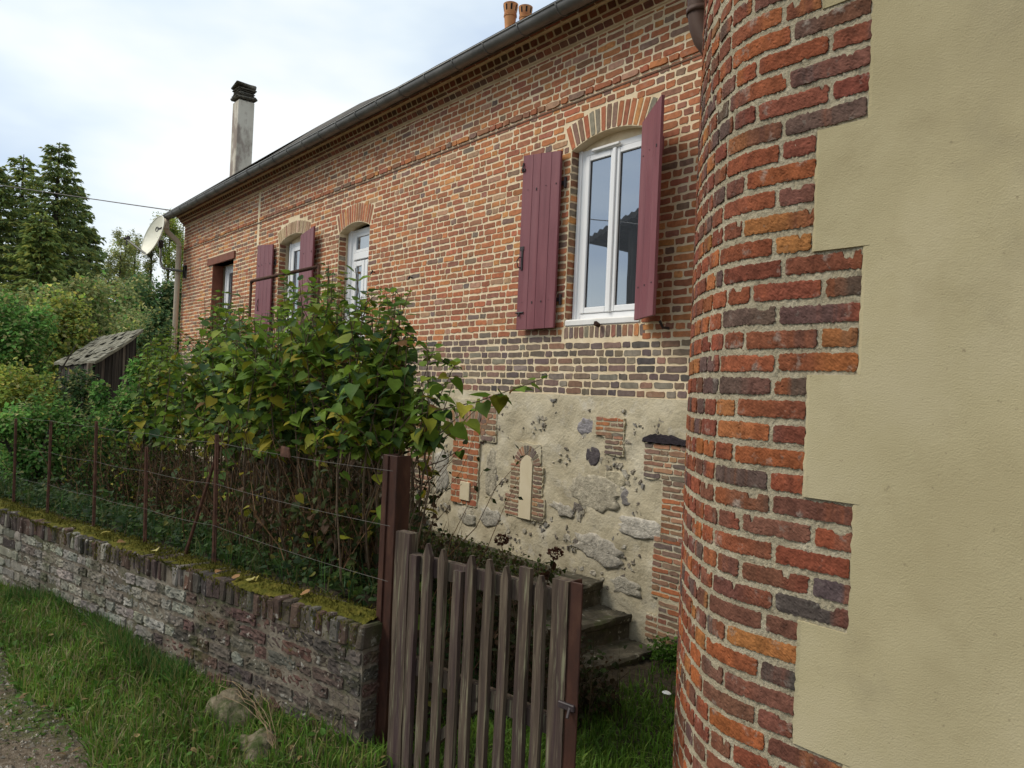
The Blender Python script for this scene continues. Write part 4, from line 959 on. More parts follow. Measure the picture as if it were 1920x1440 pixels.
def picket(x, wd, top, bot=-1.76, th=.022, pt=True, y=.012, nm='picket'):
    mb = MB(); tl_ = rnd.uniform(-.008, .008); n = 9; zs = np.linspace(bot, top-(.05 if pt else 0), n); P = []
    for i, z in enumerate(zs):
        wv = wd/2*(1+.06*rnd.uniform(-1, 1)); cx = x+tl_*(z-bot)+.002*math.sin(z*9+x*40)
        P.append([[cx-wv, y, z], [cx-wv*.96, y+th, z], [cx+wv*.96, y+th, z], [cx+wv, y, z], [cx-wv, y, z]])
    if pt:
        cx = x+tl_*(top-bot)+rnd.uniform(-.006, .006); wv = wd*rnd.uniform(.06, .16); P.append([[cx-wv, y+.003, top], [cx-wv, y+th-.002, top], [cx+wv, y+th-.002, top], [cx+wv, y+.003, top], [cx-wv, y+.003, top]])
    P = np.array(P); s = P.shape; v = T(P.reshape(-1, 3)).reshape(s); mb.grid(v); mb.add(v[-1][:4], [(0, 1, 2, 3)]); mb.build(nm, M_grain, gate)
def uat(px, py, z=-.7):    # position along the gate of a picket seen at this pixel
    v = ray(px, py); M2 = np.array([[v[0], -gd[0]], [v[1], -gd[1]]]); s = np.linalg.solve(M2, ga); return s[1], v[2]*s[0]
for px, py, wd, pt in [(788, 1040, 22, 0), (813, 1018, 22, 1), (839, 1028, 20, 1), (866, 1068, 24, 0), (894, 1040, 24, 1), (925, 1047, 24, 1), (957, 1060, 24, 1), (994, 1062, 32, 0), (1025, 1078, 27, 1)]:
    u, z = uat(px, py); u2, _ = uat(px+wd, py); picket(u, (u2-u)*.63, z, pt=bool(pt))
u, z = uat(764, 998); u2, _ = uat(778, 998); picket(u, (u2-u)*1.9, z, th=.05, pt=False, y=-.03, nm='stile')
u, z = uat(1060, 1087); u2, _ = uat(1078, 1087); uR = u2; picket(u, (u2-u)*1.8, z, th=.05, pt=False, y=-.03, nm='stile')
for (p0, p1, th_) in (((768, 1052), (1062, 1130), .075), ((768, 1245), (1062, 1372), .065), ((775, 1425), (905, 1312), .05)):
    a, za = uat(*p0); b, zb = uat(*p1); mb = MB(); n = 12; t = np.linspace(0, 1, n); P = []
    for f in t:
        cu, cz = a+(b-a)*f, za+(zb-za)*f+rnd.uniform(-.002, .002); h_ = th_/2
        P.append([[cu, -.03, cz-h_], [cu, .009, cz-h_], [cu, .009, cz+h_], [cu, -.03, cz+h_], [cu, -.03, cz-h_]])
    P = np.array(P); mb.grid(T(P.reshape(-1, 3)).reshape(P.shape)); mb.build('rail' if p0[1] < 1400 else 'brace', M_grain, gate)
_, zt = uat(1085, 1088)
mb = MB(); mb.bbox((uR+.004, -.03, -1.9), (uR+.012, .035, zt), .002, M=T); mb.bbox((uR+.004, .028, -1.9), (uR+.058, .035, zt), .002, M=T)
ep = mb.build('latch_post', M_rust, None, label='thin dark red steel post at the latch side of the wooden gate', cat='post')
mb = MB(); _, zl = uat(1078, 1320); mb.bbox((uR-.02, .03, zl-.012), (uR+.05, .045, zl+.012), .003, M=T); mb.tube(T(np.array([[uR+.03, .04, zl], [uR+.035, .06, zl-.03]])), .006, 6); mb.build('latch', M_iron, gate)

# ------------------------------------------------------------------ leaves and plants
LT = np.array([[0, 0, 0], [0, .35, -.0], [0, .7, -.05], [0, 1.02, -.16],
               [.27, -.09, .05], [.43, .24, .09], [.31, .60, .03], [.10, .87, -.07],
               [-.27, -.09, .05], [-.43, .24, .09], [-.31, .60, .03], [-.10, .87, -.07]])
LF = np.array([[0, 4, 5, 1], [1, 5, 6, 2], [2, 6, 7, 3], [0, 1, 9, 8], [1, 2, 10, 9], [2, 3, 11, 10]])
SLT = np.array([[0, 0, 0], [.3, .45, .06], [0, 1, -.1], [-.3, .45, .06]]); SLF = np.array([[0, 1, 2, 3]])
def leaves(mb, pos, tip, up, size, cols, tmpl=LT, tf=LF, wide=1.0):
    """pos, tip direction, up hint: (n,3)"""
    n = len(pos); t = tip/np.linalg.norm(tip, axis=1)[:, None]; x = np.cross(t, up); x /= np.linalg.norm(x, axis=1)[:, None]+1e-9; z = np.cross(x, t)
    s = np.broadcast_to(np.asarray(size, float), (n,)); w_ = wide*rng.uniform(.85, 1.15, n)
    fold = rng.uniform(.3, 2.2, n)
    V = pos[:, None, :]+s[:, None, None]*(tmpl[None, :, 0:1]*w_[:, None, None]*x[:, None, :]+tmpl[None, :, 1:2]*t[:, None, :]+tmpl[None, :, 2:3]*fold[:, None, None]*z[:, None, :])
    k = len(tmpl); F = (tf[None]+(np.arange(n)*k)[:, None, None]).reshape(-1, tf.shape[1]); mb.add(V.reshape(-1, 3), F, np.repeat(cols, k, axis=0))
def colpick(n, P): c = np.array([q[0] for q in P]); w_ = np.array([q[1] for q in P], float); return c[rng.choice(len(P), n, p=w_/w_.sum())]*rng.uniform(.75, 1.3, (n, 1))
LG = [((.098, .172, .024), 4), ((.14, .22, .026), 3.5), ((.062, .115, .026), 2.2), ((.055, .105, .045), 1.2), ((.17, .21, .024), 2.0), ((.28, .25, .03), .3), ((.16, .08, .03), .15)]
LY = [((.09, .14, .02), 3), ((.17, .18, .02), 3), ((.32, .27, .03), 2.2), ((.045, .085, .022), 3), ((.22, .11, .035), .5)]
# silhouette of the shrub hedge as heights over direction
OUT = [(235, 770), (262, 655), (300, 615), (345, 620), (385, 590), (408, 545), (440, 560), (480, 590), (520, 575), (545, 515), (575, 520), (606, 493), (640, 515), (672, 500), (700, 540), (735, 545), (762, 560), (785, 610), (815, 640), (845, 655), (870, 700), (890, 700)]
OB = [(235, 820), (300, 825), (400, 835), (520, 845), (640, 845), (720, 840), (800, 830), (840, 850), (890, 750)]
ra_ = np.array([atY(x, y, 1.0) for x, y in OUT]); rb_ = np.array([atY(x, y, 1.0) for x, y in OB])
top_r = lambda r: float(np.interp(r, ra_[:, 0], ra_[:, 2])); bot_r = lambda r: float(np.interp(r, rb_[:, 0], rb_[:, 2]))
def lilac(name, label, px0, px1, Y0, Y1, nst, seed):
    global rng
    r_ = random.Random(seed); root = thing(name, label, 'shrub', tuple(np.append(atY((px0+px1)/2, 700, (Y0+Y1)/2)[:2], -1.3)), 'lilac shrubs behind the garden wall')
    sm_ = MB(); lf = MB(); LP, LD, LU, LS, LC = [], [], [], [], []
    r0, r1 = atY(px0, 700, 1)[0], atY(px1, 700, 1)[0]
    for i in range(nst):
        r = r_.uniform(r0, r1); Y = r_.uniform(Y0, Y1); X = r*Y; hi = top_r(r)*Y; lo_ = bot_r(r)*Y
        zt = hi+.03-(abs(r_.gauss(0, .22))+.09 if i % 4 else abs(r_.gauss(0, .04))); bx, by = X+r_.gauss(0, .10), Y+r_.gauss(0, .07)
        if by < 1.9: by = 1.9+abs(r_.gauss(0, .1))
        gz = float(ground_z(bx, by)); 
        if zt < gz+.5: zt = gz+.5
        bend = np.array([r_.gauss(0, .05), r_.gauss(0, .05), 0]); n = 9; pts = []
        for k in range(n):
            t = k/(n-1); pts.append(np.array([bx+(X-bx)*t, by+(Y-by)*t, gz+(zt-gz)*t])+bend*math.sin(math.pi*t*1.3)+np.array([r_.gauss(0, .012), r_.gauss(0, .012), 0]))
        pts = np.array(pts); rb = r_.uniform(.006, .011); sm_.tube(pts, np.linspace(rb, .0022, n), 5, (r_.uniform(.7, 1.2),)*3)
        segs = [(pts, max(lo_, gz+.45), 1.0)]
        for k in range(r_.randint(2, 4)):
            t = r_.uniform(.45, .9); a = pts[int(t*(n-1))]; d = np.array([r_.gauss(0, .22), r_.gauss(0, .2), r_.uniform(.12, .38)])
            e = a+d; rr2 = e[0]/e[1]; e[2] = min(e[2], top_r(rr2)*e[1]-.02); m = a*.5+e*.5+[0, 0, -.02]; tw = np.array([a, m, e]); sm_.tube(tw, [.0035, .0028, .0018], 4, (.9,)*3); segs.append((tw, lo_, .9))
        for P_, zl, sc_ in segs:
            Ls = np.linalg.norm(np.diff(P_, axis=0), axis=1).sum(); z0 = P_[0][2]; s = 0; step = .058; m = int(Ls/step); az = r_.uniform(0, 6.28)
            for j in range(m):
                f = (j+.5)/m; q = f*(len(P_)-1); i0 = min(int(q), len(P_)-2); c = P_[i0]*(1-(q-i0))+P_[i0+1]*(q-i0)
                az += math.pi/2+r_.gauss(0, .25)
                if c[2] < zl:
                    if r_.random() > .07: continue
                tipness = f
                for sd_ in (0, math.pi):
                    if r_.random() < .2: continue
                    a = az+sd_+r_.gauss(0, .2); dn = r_.uniform(-.9, .15) if tipness < .9 else r_.uniform(-.2, .6)
                    dv = np.array([math.cos(a), math.sin(a), dn]); pet = dv*.018
                    LP.append(c+pet); LD.append(dv); LU.append([r_.gauss(0, .35), r_.gauss(0, .35)-.25, 1.0])
                    LS.append((.105 if tipness < .85 else .07)*r_.uniform(.5, 1.2)*sc_)
                    frac = (c[2]-lo_)/max(.1, hi-lo_); LC.append(0 if r_.random() < .62+.5*frac else 1)
    LP, LD, LU, LS, LC = map(np.array, (LP, LD, LU, LS, LC)); cols = np.where(LC[:, None] == 0, colpick(len(LP), LG), colpick(len(LP), LY))
    leaves(lf, LP, LD, LU, LS, cols)
    sm_.build('stems', M_stem, root); lf.build('foliage', M_leaf, root, smooth=True); return root
lilac('lilac_shrub', 'leafy green lilac shrub on the left, reaching towards the small wooden shed', 245, 430, 2.1, 3.2, 66, 1)
lilac('lilac_shrub', 'tallest leafy lilac shrub, in front of the middle window and the white door', 420, 720, 1.95, 3.1, 95, 2)
lilac('lilac_shrub', 'lilac shrub with some yellow leaves, right beside the tall red gate post', 712, 835, 2.2, 2.8, 24, 3)

def thicket(name, label, cat, px, py, Y, rad, nst, hmin, hmax, lcol, nl, lsz, ncol=(1.25, 1.0, .8), group=None, kind=None, yr=None):
    """dry upright stems with sparse small leaves"""
    c = atY(px, py, Y); root = thing(name, label, cat, (c[0], c[1], float(ground_z(c[0], c[1]))), group)
    s = MB(); l_ = MB(); LP = []
    for i in range(nst):
        x, y = c[0]+rnd.gauss(0, rad[0]), c[1]+rnd.gauss(0, rad[1]); 
        if wl_dist(x, y) > -.3: y += .3
        g_ = float(ground_z(x, y)); h = rnd.uniform(hmin, hmax); d = np.array([rnd.gauss(0, .33), rnd.gauss(0, .33), 1])*h
        pts = [np.array([x, y, g_])+d*t+np.array([rnd.gauss(0, .03), rnd.gauss(0, .03), 0]) for t in np.linspace(0, 1, 5)]; s.tube(pts, np.linspace(.004, .0014, 5)*rnd.uniform(.5, 1.3), 4, np.array(ncol)*rnd.uniform(.5, 1.6), cap=False)
        for k in range(nl):
            t = rnd.uniform(.15, 1); i0 = min(3, int(t*4)); LP.append(pts[i0]+(pts[i0+1]-pts[i0])*(t*4-i0)+np.array([rnd.gauss(0, .03), rnd.gauss(0, .03), rnd.gauss(0, .02)]))
    LP = np.array(LP); n = len(LP); dv = rng.normal(0, 1, (n, 3)); dv[:, 2] -= .3
    leaves(l_, LP, dv, np.tile([0, -.4, 1.], (n, 1))+rng.normal(0, .4, (n, 3)), lsz*rng.uniform(.6, 1.3, n), colpick(n, lcol), SLT if lsz < .05 else LT, SLF if lsz < .05 else LF)
    s.build('stems', M_stem, root); l_.build('foliage', M_leaf, root); return root
TW = [((.05, .065, .018), 3), ((.03, .042, .015), 3), ((.24, .21, .03), .55), ((.085, .05, .028), 2)]
thicket('underbrush', 'brown twiggy undergrowth under the tallest lilac', 'shrub', 560, 960, 2.5, (.75, .28), 420, .4, 1.05, TW, 7, .042)
thicket('underbrush', 'brown twiggy undergrowth below the left lilac, behind the diagonal fence brace', 'shrub', 340, 920, 2.5, (.9, .3), 300, .4, 1.05, TW, 8, .042)
thicket('underbrush', 'tangled bare twigs just left of the tall red gate post', 'shrub', 650, 960, 2.3, (.22, .2), 110, .4, 1.0, TW, 9, .05)
HG = [((.045, .10, .02), 4), ((.07, .14, .025), 3), ((.025, .055, .02), 3), ((.14, .16, .03), 1), ((.28, .24, .04), .35)]
thicket('bramble_bush', 'dark green bramble bush grown through the left part of the wire fence', 'shrub', 235, 850, 2.3, (.7, .45), 240, .5, 1.25, HG, 26, .045)
thicket('bramble_bush', 'bushy green bramble with bright leaf tips near the left edge, behind the wire fence', 'shrub', 100, 850, 2.3, (1.0, .45), 260, .5, 1.2, HG, 26, .048)
thicket('bramble_bush', 'reddish brown bramble stems at the far left edge of the fence', 'shrub', 10, 860, 2.0, (.9, .4), 200, .6, 1.15, [((.09, .05, .03), 3), ((.05, .07, .02), 2), ((.14, .07, .03), 1)], 10, .045, (1.4, .7, .6))

# ivy, nettles, small leaves covering the bed
n = 15000; u = rng.uniform(.05, 10, n); d = rng.uniform(-2.1, -.24, n); p = A0[None]+WD[None]*u[:, None]+WN[None]*d[:, None]
z = ground_z(p[:, 0], p[:, 1])+np.abs(rng.normal(0, .07, n))*(1+.6*np.sin(p[:, 0]*4)); P = np.concatenate([p, z[:, None]], 1); dv = rng.normal(0, 1, (n, 3)); dv[:, 2] *= .4
mb = MB(); leaves(mb, P, dv, np.tile([0, -.3, 1.], (n, 1))+rng.normal(0, .35, (n, 3)), rng.uniform(.02, .055, n), colpick(n, [((.028, .055, .016), 4), ((.045, .08, .018), 3), ((.034, .06, .026), 1.5), ((.10, .10, .02), .6)]), LT, LF)
pg = P[rng.random(n) < .5]; pg[:, 2] = ground_z(pg[:, 0], pg[:, 1]); blades(mb, pg, .08, .24, cols=[(.05, .11, .02), (.035, .08, .03), (.10, .11, .04)], lean=.9)
mb.build('ground_cover', M_leaf, None, label='ivy, nettles and grass covering the raised bed under the lilacs', cat='ground cover', kind='stuff')
# dark weeds between gate and steps, and on the landing
def weedpatch(name, label, x0, x1, y0, y1, zf, n, lo, hi, cols, lsz):
    p = np.stack([rng.uniform(x0, x1, n), rng.uniform(y0, y1, n)], 1); z = zf(p[:, 0], p[:, 1]); mb = MB(); h = rng.uniform(lo, hi, n)*rng.uniform(.3, 1, n)
    P = np.concatenate([p, (z+h)[:, None]], 1); dv = rng.normal(0, 1, (n, 3)); leaves(mb, P, dv, np.tile([0, -.3, 1.], (n, 1))+rng.normal(0, .5, (n, 3)), rng.uniform(.4, 1, n)*lsz, colpick(n, cols), LT, LF)
    k = rng.random(n) < .35; q = np.concatenate([p[k], z[k][:, None]], 1); blades(mb, q, lo, hi*1.15, cols=[(.07, .05, .035), (.05, .06, .02), (.13, .10, .06)], lean=.5, wd=.003)
    mb.build(name, M_leaf, None, label=label, cat='weeds', kind='stuff')
DW = [((.05, .035, .02), 3), ((.035, .045, .015), 3), ((.08, .05, .03), 2), ((.05, .08, .02), 1)]
weedpatch('withered_weeds', 'brown withered weeds massed behind the gate against the steps', -5.3, -3.35, 2.95, 3.8, ground_z, 4200, .1, .52, DW, .05)
weedpatch('landing_weeds', 'small green and brown weeds growing on the stone landing by the plinth', -7.4, -5.0, 3.9, 4.8, lambda x, y: np.full(len(x), -1.63), 2600, .01, .13, [((.05, .075, .02), 3), ((.08, .06, .03), 2), ((.10, .12, .02), 1)], .04)
# dried hydrangea
hy = thing('dried_hydrangea', 'withered hydrangea with two brown flower heads above the gate pickets', 'plant', tuple(np.append(atY(1000, 1100, 3.5)[:2], -2.0)))
hb_ = atY(985, 1120, 3.6); hb_[2] = -1.95; s = MB(); l_ = MB()
for (px, py) in ((940, 1014), (1040, 1038), (965, 1085), (905, 1075), (1000, 1075), (1015, 1100), (880, 1060), (935, 1120)):
    e = atY(px, py+6, 3.6); m = hb_*.45+e*.55+np.array([rnd.gauss(0, .05), rnd.gauss(0, .04), 0]); s.tube([hb_+[rnd.gauss(0, .05), 0, 0], m, e], [.006, .004, .003], 5)
    n = 9; P = np.array([hb_*(1-t)+m*t if t < .5 else m*(1-(t-.5)*2)+e*(t-.5)*2 for t in rng.uniform(.2, .95, n)]); dv = rng.normal(0, 1, (n, 3)); dv[:, 2] -= .8; leaves(l_, P, dv, rng.normal(0, 1, (n, 3)), rng.uniform(.04, .08, n), colpick(n, [((.07, .035, .02), 1), ((.04, .05, .015), 1)]))
s.build('stems', M_stem, hy); l_.build('leaves', M_leaf, hy)
for (px, py) in ((940, 1012), (1041, 1038)):
    c = atY(px, py, 3.6); n = 110; v = rng.normal(0, 1, (n, 3)); v /= np.linalg.norm(v, axis=1)[:, None]; v[:, 2] *= .7; mb = MB(); leaves(mb, c+v*.042, v+rng.normal(0, .5, (n, 3)), rng.normal(0, 1, (n, 3)), rng.uniform(.014, .026, n), colpick(n, [((.11, .045, .028), 2), ((.07, .03, .022), 2), ((.16, .08, .05), 1)])); mb.build('flower_head', M_leaf, hy)
# green tuft in the corner between plinth and rounded corner
n = 700; c = atZ(1262, 1235, -2.05); P = c+rng.normal(0, 1, (n, 3))*[.09, .09, .0]+np.abs(rng.normal(0, 1, (n, 1)))*[0, 0, .07]; mb = MB(); leaves(mb, P, rng.normal(0, 1, (n, 3)), np.tile([0, 0, 1.], (n, 1))+rng.normal(0, .4, (n, 3)), rng.uniform(.015, .035, n), colpick(n, [((.07, .15, .02), 2), ((.05, .11, .02), 1)]))
mb.build('weed_tuft', M_leaf, None, label='bright green weed tuft at the foot of the plinth beside the lowest step', cat='weed')
mb = MB(); n = len(VL[0]); leaves(mb, VL[0], VL[1], np.tile([0, 0, 1.], (n, 1))+rng.normal(0, .3, (n, 3)), rng.uniform(.012, .038, n), colpick(n, [((.07, .15, .025), 4), ((.10, .18, .03), 2), ((.20, .13, .06), .8), ((.30, .22, .10), .4)])); mb.build('clover', M_leaf, None, label='clover and small broad leaved weeds mixed into the verge grass', cat='weeds', kind='stuff')
# dry weeds in the verge
for i, (px, py, h, lb) in enumerate(((195, 1195, .44, 'thin dark dry weed stalk against the garden wall, nearest of the three'), (105, 1140, .36, 'thin dark dry weed stalk between the other two by the garden wall'), (80, 1120, .36, 'thin dark dry weed stalk by the garden wall, farthest left'))):
    b = atZ(px, py, -1.66); mb = MB(); n = 14; pts = [b+[rnd.gauss(0, .004), rnd.gauss(0, .004), h*t] for t in np.linspace(0, 1, n)]; mb.tube(pts, np.linspace(.0045, .0022, n), 5, (.3, .25, .25))
    for k in range(3, n):
        for _ in range(2): mb.tube([pts[k], pts[k]+np.array([rnd.gauss(0, .018), rnd.gauss(0, .018), .022])], [.0016, .003], 4, (.4, .35, .33))
    mb.build('dry_weed', M_stem, None, label=lb, cat='weed', group='dry weed stalks')

# rocks, twigs, shell, fallen leaves
def rock(px, py, zb, r, label, seed):
    c = atZ(px, py, zb); rr_ = np.random.default_rng(seed); nt_, npz = 22, 12; P = []
    k = rr_.normal(0, 1, (6, 3)); ph = rr_.uniform(0, 6, 6)
    for i in range(npz+1):
        th_ = math.pi*i/npz; row_ = []
        for j in range(nt_+1):
            a = 2*math.pi*(j % nt_)/nt_; d = np.array([math.sin(th_)*math.cos(a), math.sin(th_)*math.sin(a), math.cos(th_)]); f = 1+.09*sum(math.sin(d@k[m]*2.4+ph[m]) for m in range(6))+.035*sum(math.sin(d@k[m]*8+ph[m]) for m in range(3)); d2 = np.sign(d)*np.abs(d)**.75
            row_.append(c+d2*f*np.array(r))
        P.append(row_)
    mb = MB(); mb.grid(np.array(P)); return mb.build('rock', M_rock, None, smooth=True, label=label, cat='rock', group='rocks in the verge')
rock(437, 1343, -1.66, (.115, .09, .085), 'rounded pale mossy rock in the grass, the farther of two by the garden wall', 3)
rock(487, 1402, -1.67, (.12, .09, .055), 'flat broken tan rock in the grass, the nearer of two by the garden wall', 8)
mb = MB(); b = atZ(515, 1405, -1.62)
for i in range(7):
    e = atZ(425+rnd.uniform(-15, 45), 1275+rnd.uniform(-15, 35), -1.55); pk = (b+e)/2+np.array([.05, .03, .08+rnd.uniform(0, .06)]); pts = [b*(1-t)**2+2*pk*t*(1-t)+e*t*t+np.array([rnd.gauss(0, .004)]*3) for t in np.linspace(0, 1, 9)]; mb.tube(pts, .0014, 4, (1.9, 1.9, 1.8), cap=False)
mb.build('dry_twigs', M_stem, None, label='arching pale dry twigs over the rocks by the garden wall', cat='twigs')
c = atZ(1250, 1297, -2.03); mb = MB(); P = np.array([[c+[.035*r*math.cos(a), .026*r*math.sin(a), .006-.012*r*r] for a in np.linspace(0, 2*math.pi, 17)] for r in np.linspace(0.02, 1, 6)]); mb.grid(P); mb.grid(P-[0, 0, .003])
mb.build('shell', M_white, None, smooth=True, label='small white shell lying on the bare earth left of the rounded corner', cat='shell')
FLc = [((.42, .36, .10), 'pale yellow'), ((.36, .20, .09), 'tan'), ((.45, .40, .15), 'yellow')]
spots = [(205, 998, 'farthest left of all'), (232, 1015, 'a little left of the fence post'), (292, 1030, 'beside the diagonal brace'), (415, 1070, 'nearest the braced fence post'), (443, 1083, 'just right of the braced fence post'), (470, 1088, 'rightmost of the pair'), (478, 1084, 'tucked behind the rightmost leaf'), (572, 1113, 'alone towards the gate post')]
for i, (px, py, wh) in enumerate(spots):
    c = atZ(px, py, WZ+.03); mb = MB(); col, nm = FLc[i % 3 if i != 3 else 1]; az = rnd.uniform(0, 6.28)
    leaves(mb, c[None], np.array([[math.cos(az), math.sin(az), .15]]), np.array([[rnd.gauss(0, .3), -.4, 1]]), .055, np.array([col]))
    mb.build('fallen_leaf', M_leaf, None, label=f'{nm if i != 3 else "tan"} fallen leaf on the mossy wall top, {wh}', cat='leaf', group='fallen leaves on the wall')

# ------------------------------------------------------------------ background trees, bushes, shed
def cloud_leaves(mb, c, R3, n, size, cols, lumps=9, seed=0, tmpl=SLT, tf=SLF, hollow=.55):
    r = np.random.default_rng(seed); lc = r.normal(0, 1, (lumps, 3)); lc /= np.linalg.norm(lc, axis=1)[:, None]; lc *= r.uniform(.25, .95, (lumps, 1)); lr = r.uniform(.18, .46, lumps)
    k = r.integers(0, lumps, n); d = r.normal(0, 1, (n, 3)); d /= np.linalg.norm(d, axis=1)[:, None]; rad = lr[k]*(hollow+(1-hollow)*r.random(n)**.5)*(1+r.normal(0, .24, n))
    p = (lc[k]+d*rad[:, None])*np.array(R3)+c; p[:, 2] = np.maximum(p[:, 2], c[2]-R3[2]); up = np.tile([0, 0, 1.], (n, 1))+d*.7
    tone = r.uniform(.75, 1.3, lumps)[k][:, None]
    leaves(mb, p, d*.8+r.normal(0, .7, (n, 3))+[0, 0, -.3], up, size*r.uniform(.6, 1.3, n), colpick(n, cols)*tone, tmpl, tf, 1.3)
FG = {'yel': [((.10, .13, .025), 4), ((.15, .15, .03), 3), ((.065, .095, .025), 3), ((.19, .15, .04), 1)],
      'grn': [((.045, .10, .022), 4), ((.07, .13, .03), 3), ((.03, .065, .02), 2)],
      'drk': [((.022, .042, .018), 4), ((.032, .060, .022), 3), ((.045, .065, .02), 1)],
      'con': [((.060, .082, .034), 4), ((.082, .108, .036), 3), ((.11, .12, .032), 2), ((.11, .10, .03), .8)],
      'cony': [((.078, .10, .028), 3), ((.12, .125, .03), 3), ((.058, .085, .027), 3)],
      'wil': [((.10, .115, .045), 4), ((.13, .12, .05), 3), ((.07, .085, .035), 3), ((.16, .16, .04), 1)]}
def bush(label, px, py_top, py_bot, pw, d, pal, n, size, seed, name='bush', cat='bush', group='background bushes'):
    t = atD(px, py_top, d); b = atD(px, py_bot, d); hh = (t[2]-b[2])/2; c = (t+b)/2; rw = pw/2*d/FPX
    root = thing(name, label, cat, (c[0], c[1], float(min(b[2], ground_z(c[0], c[1])))), group)
    mb = MB(); cloud_leaves(mb, c, (rw*1.15, rw*1.15, hh*1.1), n, size, FG[pal]+[(q, w_*.22) for q, w_ in FG['wil' if pal != 'wil' else 'grn']], 26, seed); mb.build('foliage', M_far, root)
    s = MB()
    for k in range(7):
        e = c+np.array([rnd.gauss(0, rw*.5), rnd.gauss(0, rw*.5), rnd.uniform(0, hh*.7)]); g0 = np.array([c[0]+rnd.gauss(0, .1), c[1]+rnd.gauss(0, .1), root.location[2]]); s.tube([g0, (g0+e)/2+rng.normal(0, .08, 3), e], [.05, .03, .012], 5)
    s.build('stems', M_bark, root); return root
# d, pixel centre, top, bottom, width
bush('large olive green bush behind the shed roof, below the conifers', 150, 535, 760, 260, 24, 'wil', 24000, .13, 11)
bush('pale yellowish bush below the tallest conifer at the left', 60, 560, 760, 220, 21, 'yel', 17000, .12, 12)
bush('fresh green bush at the left edge, below the conifers', 5, 560, 740, 150, 15, 'grn', 13000, .085, 13)
bush('dark green bush between the satellite dish and the shed', 290, 525, 720, 170, 27, 'drk', 20000, .13, 14)
bush('grey twiggy bush behind the right end of the shed roof', 262, 585, 720, 100, 22, 'wil', 5000, .09, 15)
bush('yellow autumn bush at the left edge, low in front of the shed', 20, 690, 830, 120, 10.5, 'yel', 7000, .06, 16)
bush('dark rounded bush in front of the shed wall', 130, 715, 850, 140, 11.5, 'drk', 9000, .065, 17)
bush('leafy green bush left of the lilac, in front of the shed', 240, 690, 880, 110, 9.5, 'grn', 8000, .055, 18)
bush('low green bush below the yellow autumn bush', 60, 750, 900, 150, 8.8, 'grn', 8000, .05, 19)
bush('tall dark green bush filling the gap left of the downpipe', 318, 590, 740, 90, 21, 'drk', 9000, .10, 20)
bush('dense dark bush closing the view far behind the shed', 215, 600, 760, 190, 30, 'drk', 12000, .15, 22)

def conifer(label, px, py_top, d, Rb, pal, seed, lean=0, dens=1.1):
    r = np.random.default_rng(seed); t = atD(px, py_top, d); gz = float(ground_z(t[0], t[1])); H = t[2]-gz; root = thing('conifer', label, 'tree', (t[0], t[1], gz), 'tall conifers')
    tr = MB(); tr.tube([[t[0], t[1], gz], [t[0]+.05, t[1], gz+H*.5], [t[0], t[1], t[2]-.1]], [.24, .13, .015], 9); tr.build('trunk', M_bark, root)
    br = MB(); LP, LD = [], []; z = .10*H
    while z < H*.985:
        f = z/H; Lb = Rb*(1-f)**.72*(1 if f > .25 else .8+.8*f)+.12; nb = int(r.integers(5, 8)); a0 = r.uniform(0, 6.28)
        for k in range(nb):
            a = a0+k*6.28/nb+r.normal(0, .3); L_ = Lb*r.uniform(.55, 1.15); up = .35*(f-.3)+r.normal(0, .10); dzb = r.normal(0, .08); n = 7; pts = []
            for i in range(n):
                s = i/(n-1); pts.append([t[0]+math.cos(a)*L_*s, t[1]+math.sin(a)*L_*s, gz+z+dzb+L_*(up*s-.32*s*s+.16*s**4)])
            pts = np.array(pts); br.tube(pts, np.linspace(.03*(1-f)+.008, .004, n), 4, cap=False)
            m = int((16+L_*34)*dens); s = r.random(m)**.75; q = s*(n-1); i0 = np.minimum(q.astype(int), n-2); c = pts[i0]*(1-(q-i0))[:, None]+pts[i0+1]*(q-i0)[:, None]
            side = r.choice([-1, 1], m); ln = (.10+.34*(1-s)*L_*.6)*r.random(m); wdx = np.stack([-math.sin(a)*side, math.cos(a)*side, np.zeros(m)], -1)
            fwd = np.array([math.cos(a), math.sin(a), -.15]); c = c+wdx*ln[:, None]+fwd*ln[:, None]*.5+np.stack([0*s, 0*s, -.18*ln-.05*r.random(m)], -1)
            LP.append(c); LD.append(wdx*.6+fwd+np.stack([0*s, 0*s, -.45*r.random(m)], -1))
        z += r.uniform(.13, .25)*(H/9)**.5
    LP = np.concatenate(LP); LD = np.concatenate(LD); n = len(LP); br.build('branches', M_bark, root)
    mb = MB(); leaves(mb, LP, LD+r.normal(0, .25, (n, 3)), np.tile([0, 0, 1.], (n, 1))+r.normal(0, .4, (n, 3)), r.uniform(.11, .26, n), colpick(n, FG[pal]), SLT, SLF, .8); mb.build('crown', M_far, root)
    return root
conifer('tallest conifer with ragged layered branches at the left, against the sky', 112, 262, 30, 2.9, 'con', 31)
conifer('conifer just left of the tallest one, with a lower pointed tip', 45, 285, 32, 2.6, 'cony', 32)
conifer('dark conifer cut by the left edge of the view', -10, 305, 29, 2.6, 'con', 33)
conifer('conifer right behind the tallest one, leaning crown to the right', 142, 345, 34, 2.5, 'con', 34)
conifer('lowest conifer at the right end of the row, beside the pale trees', 168, 420, 33, 1.3, 'con', 35)
conifer('yellowish conifer in front of the tallest one', 78, 400, 26, 2.0, 'cony', 36)

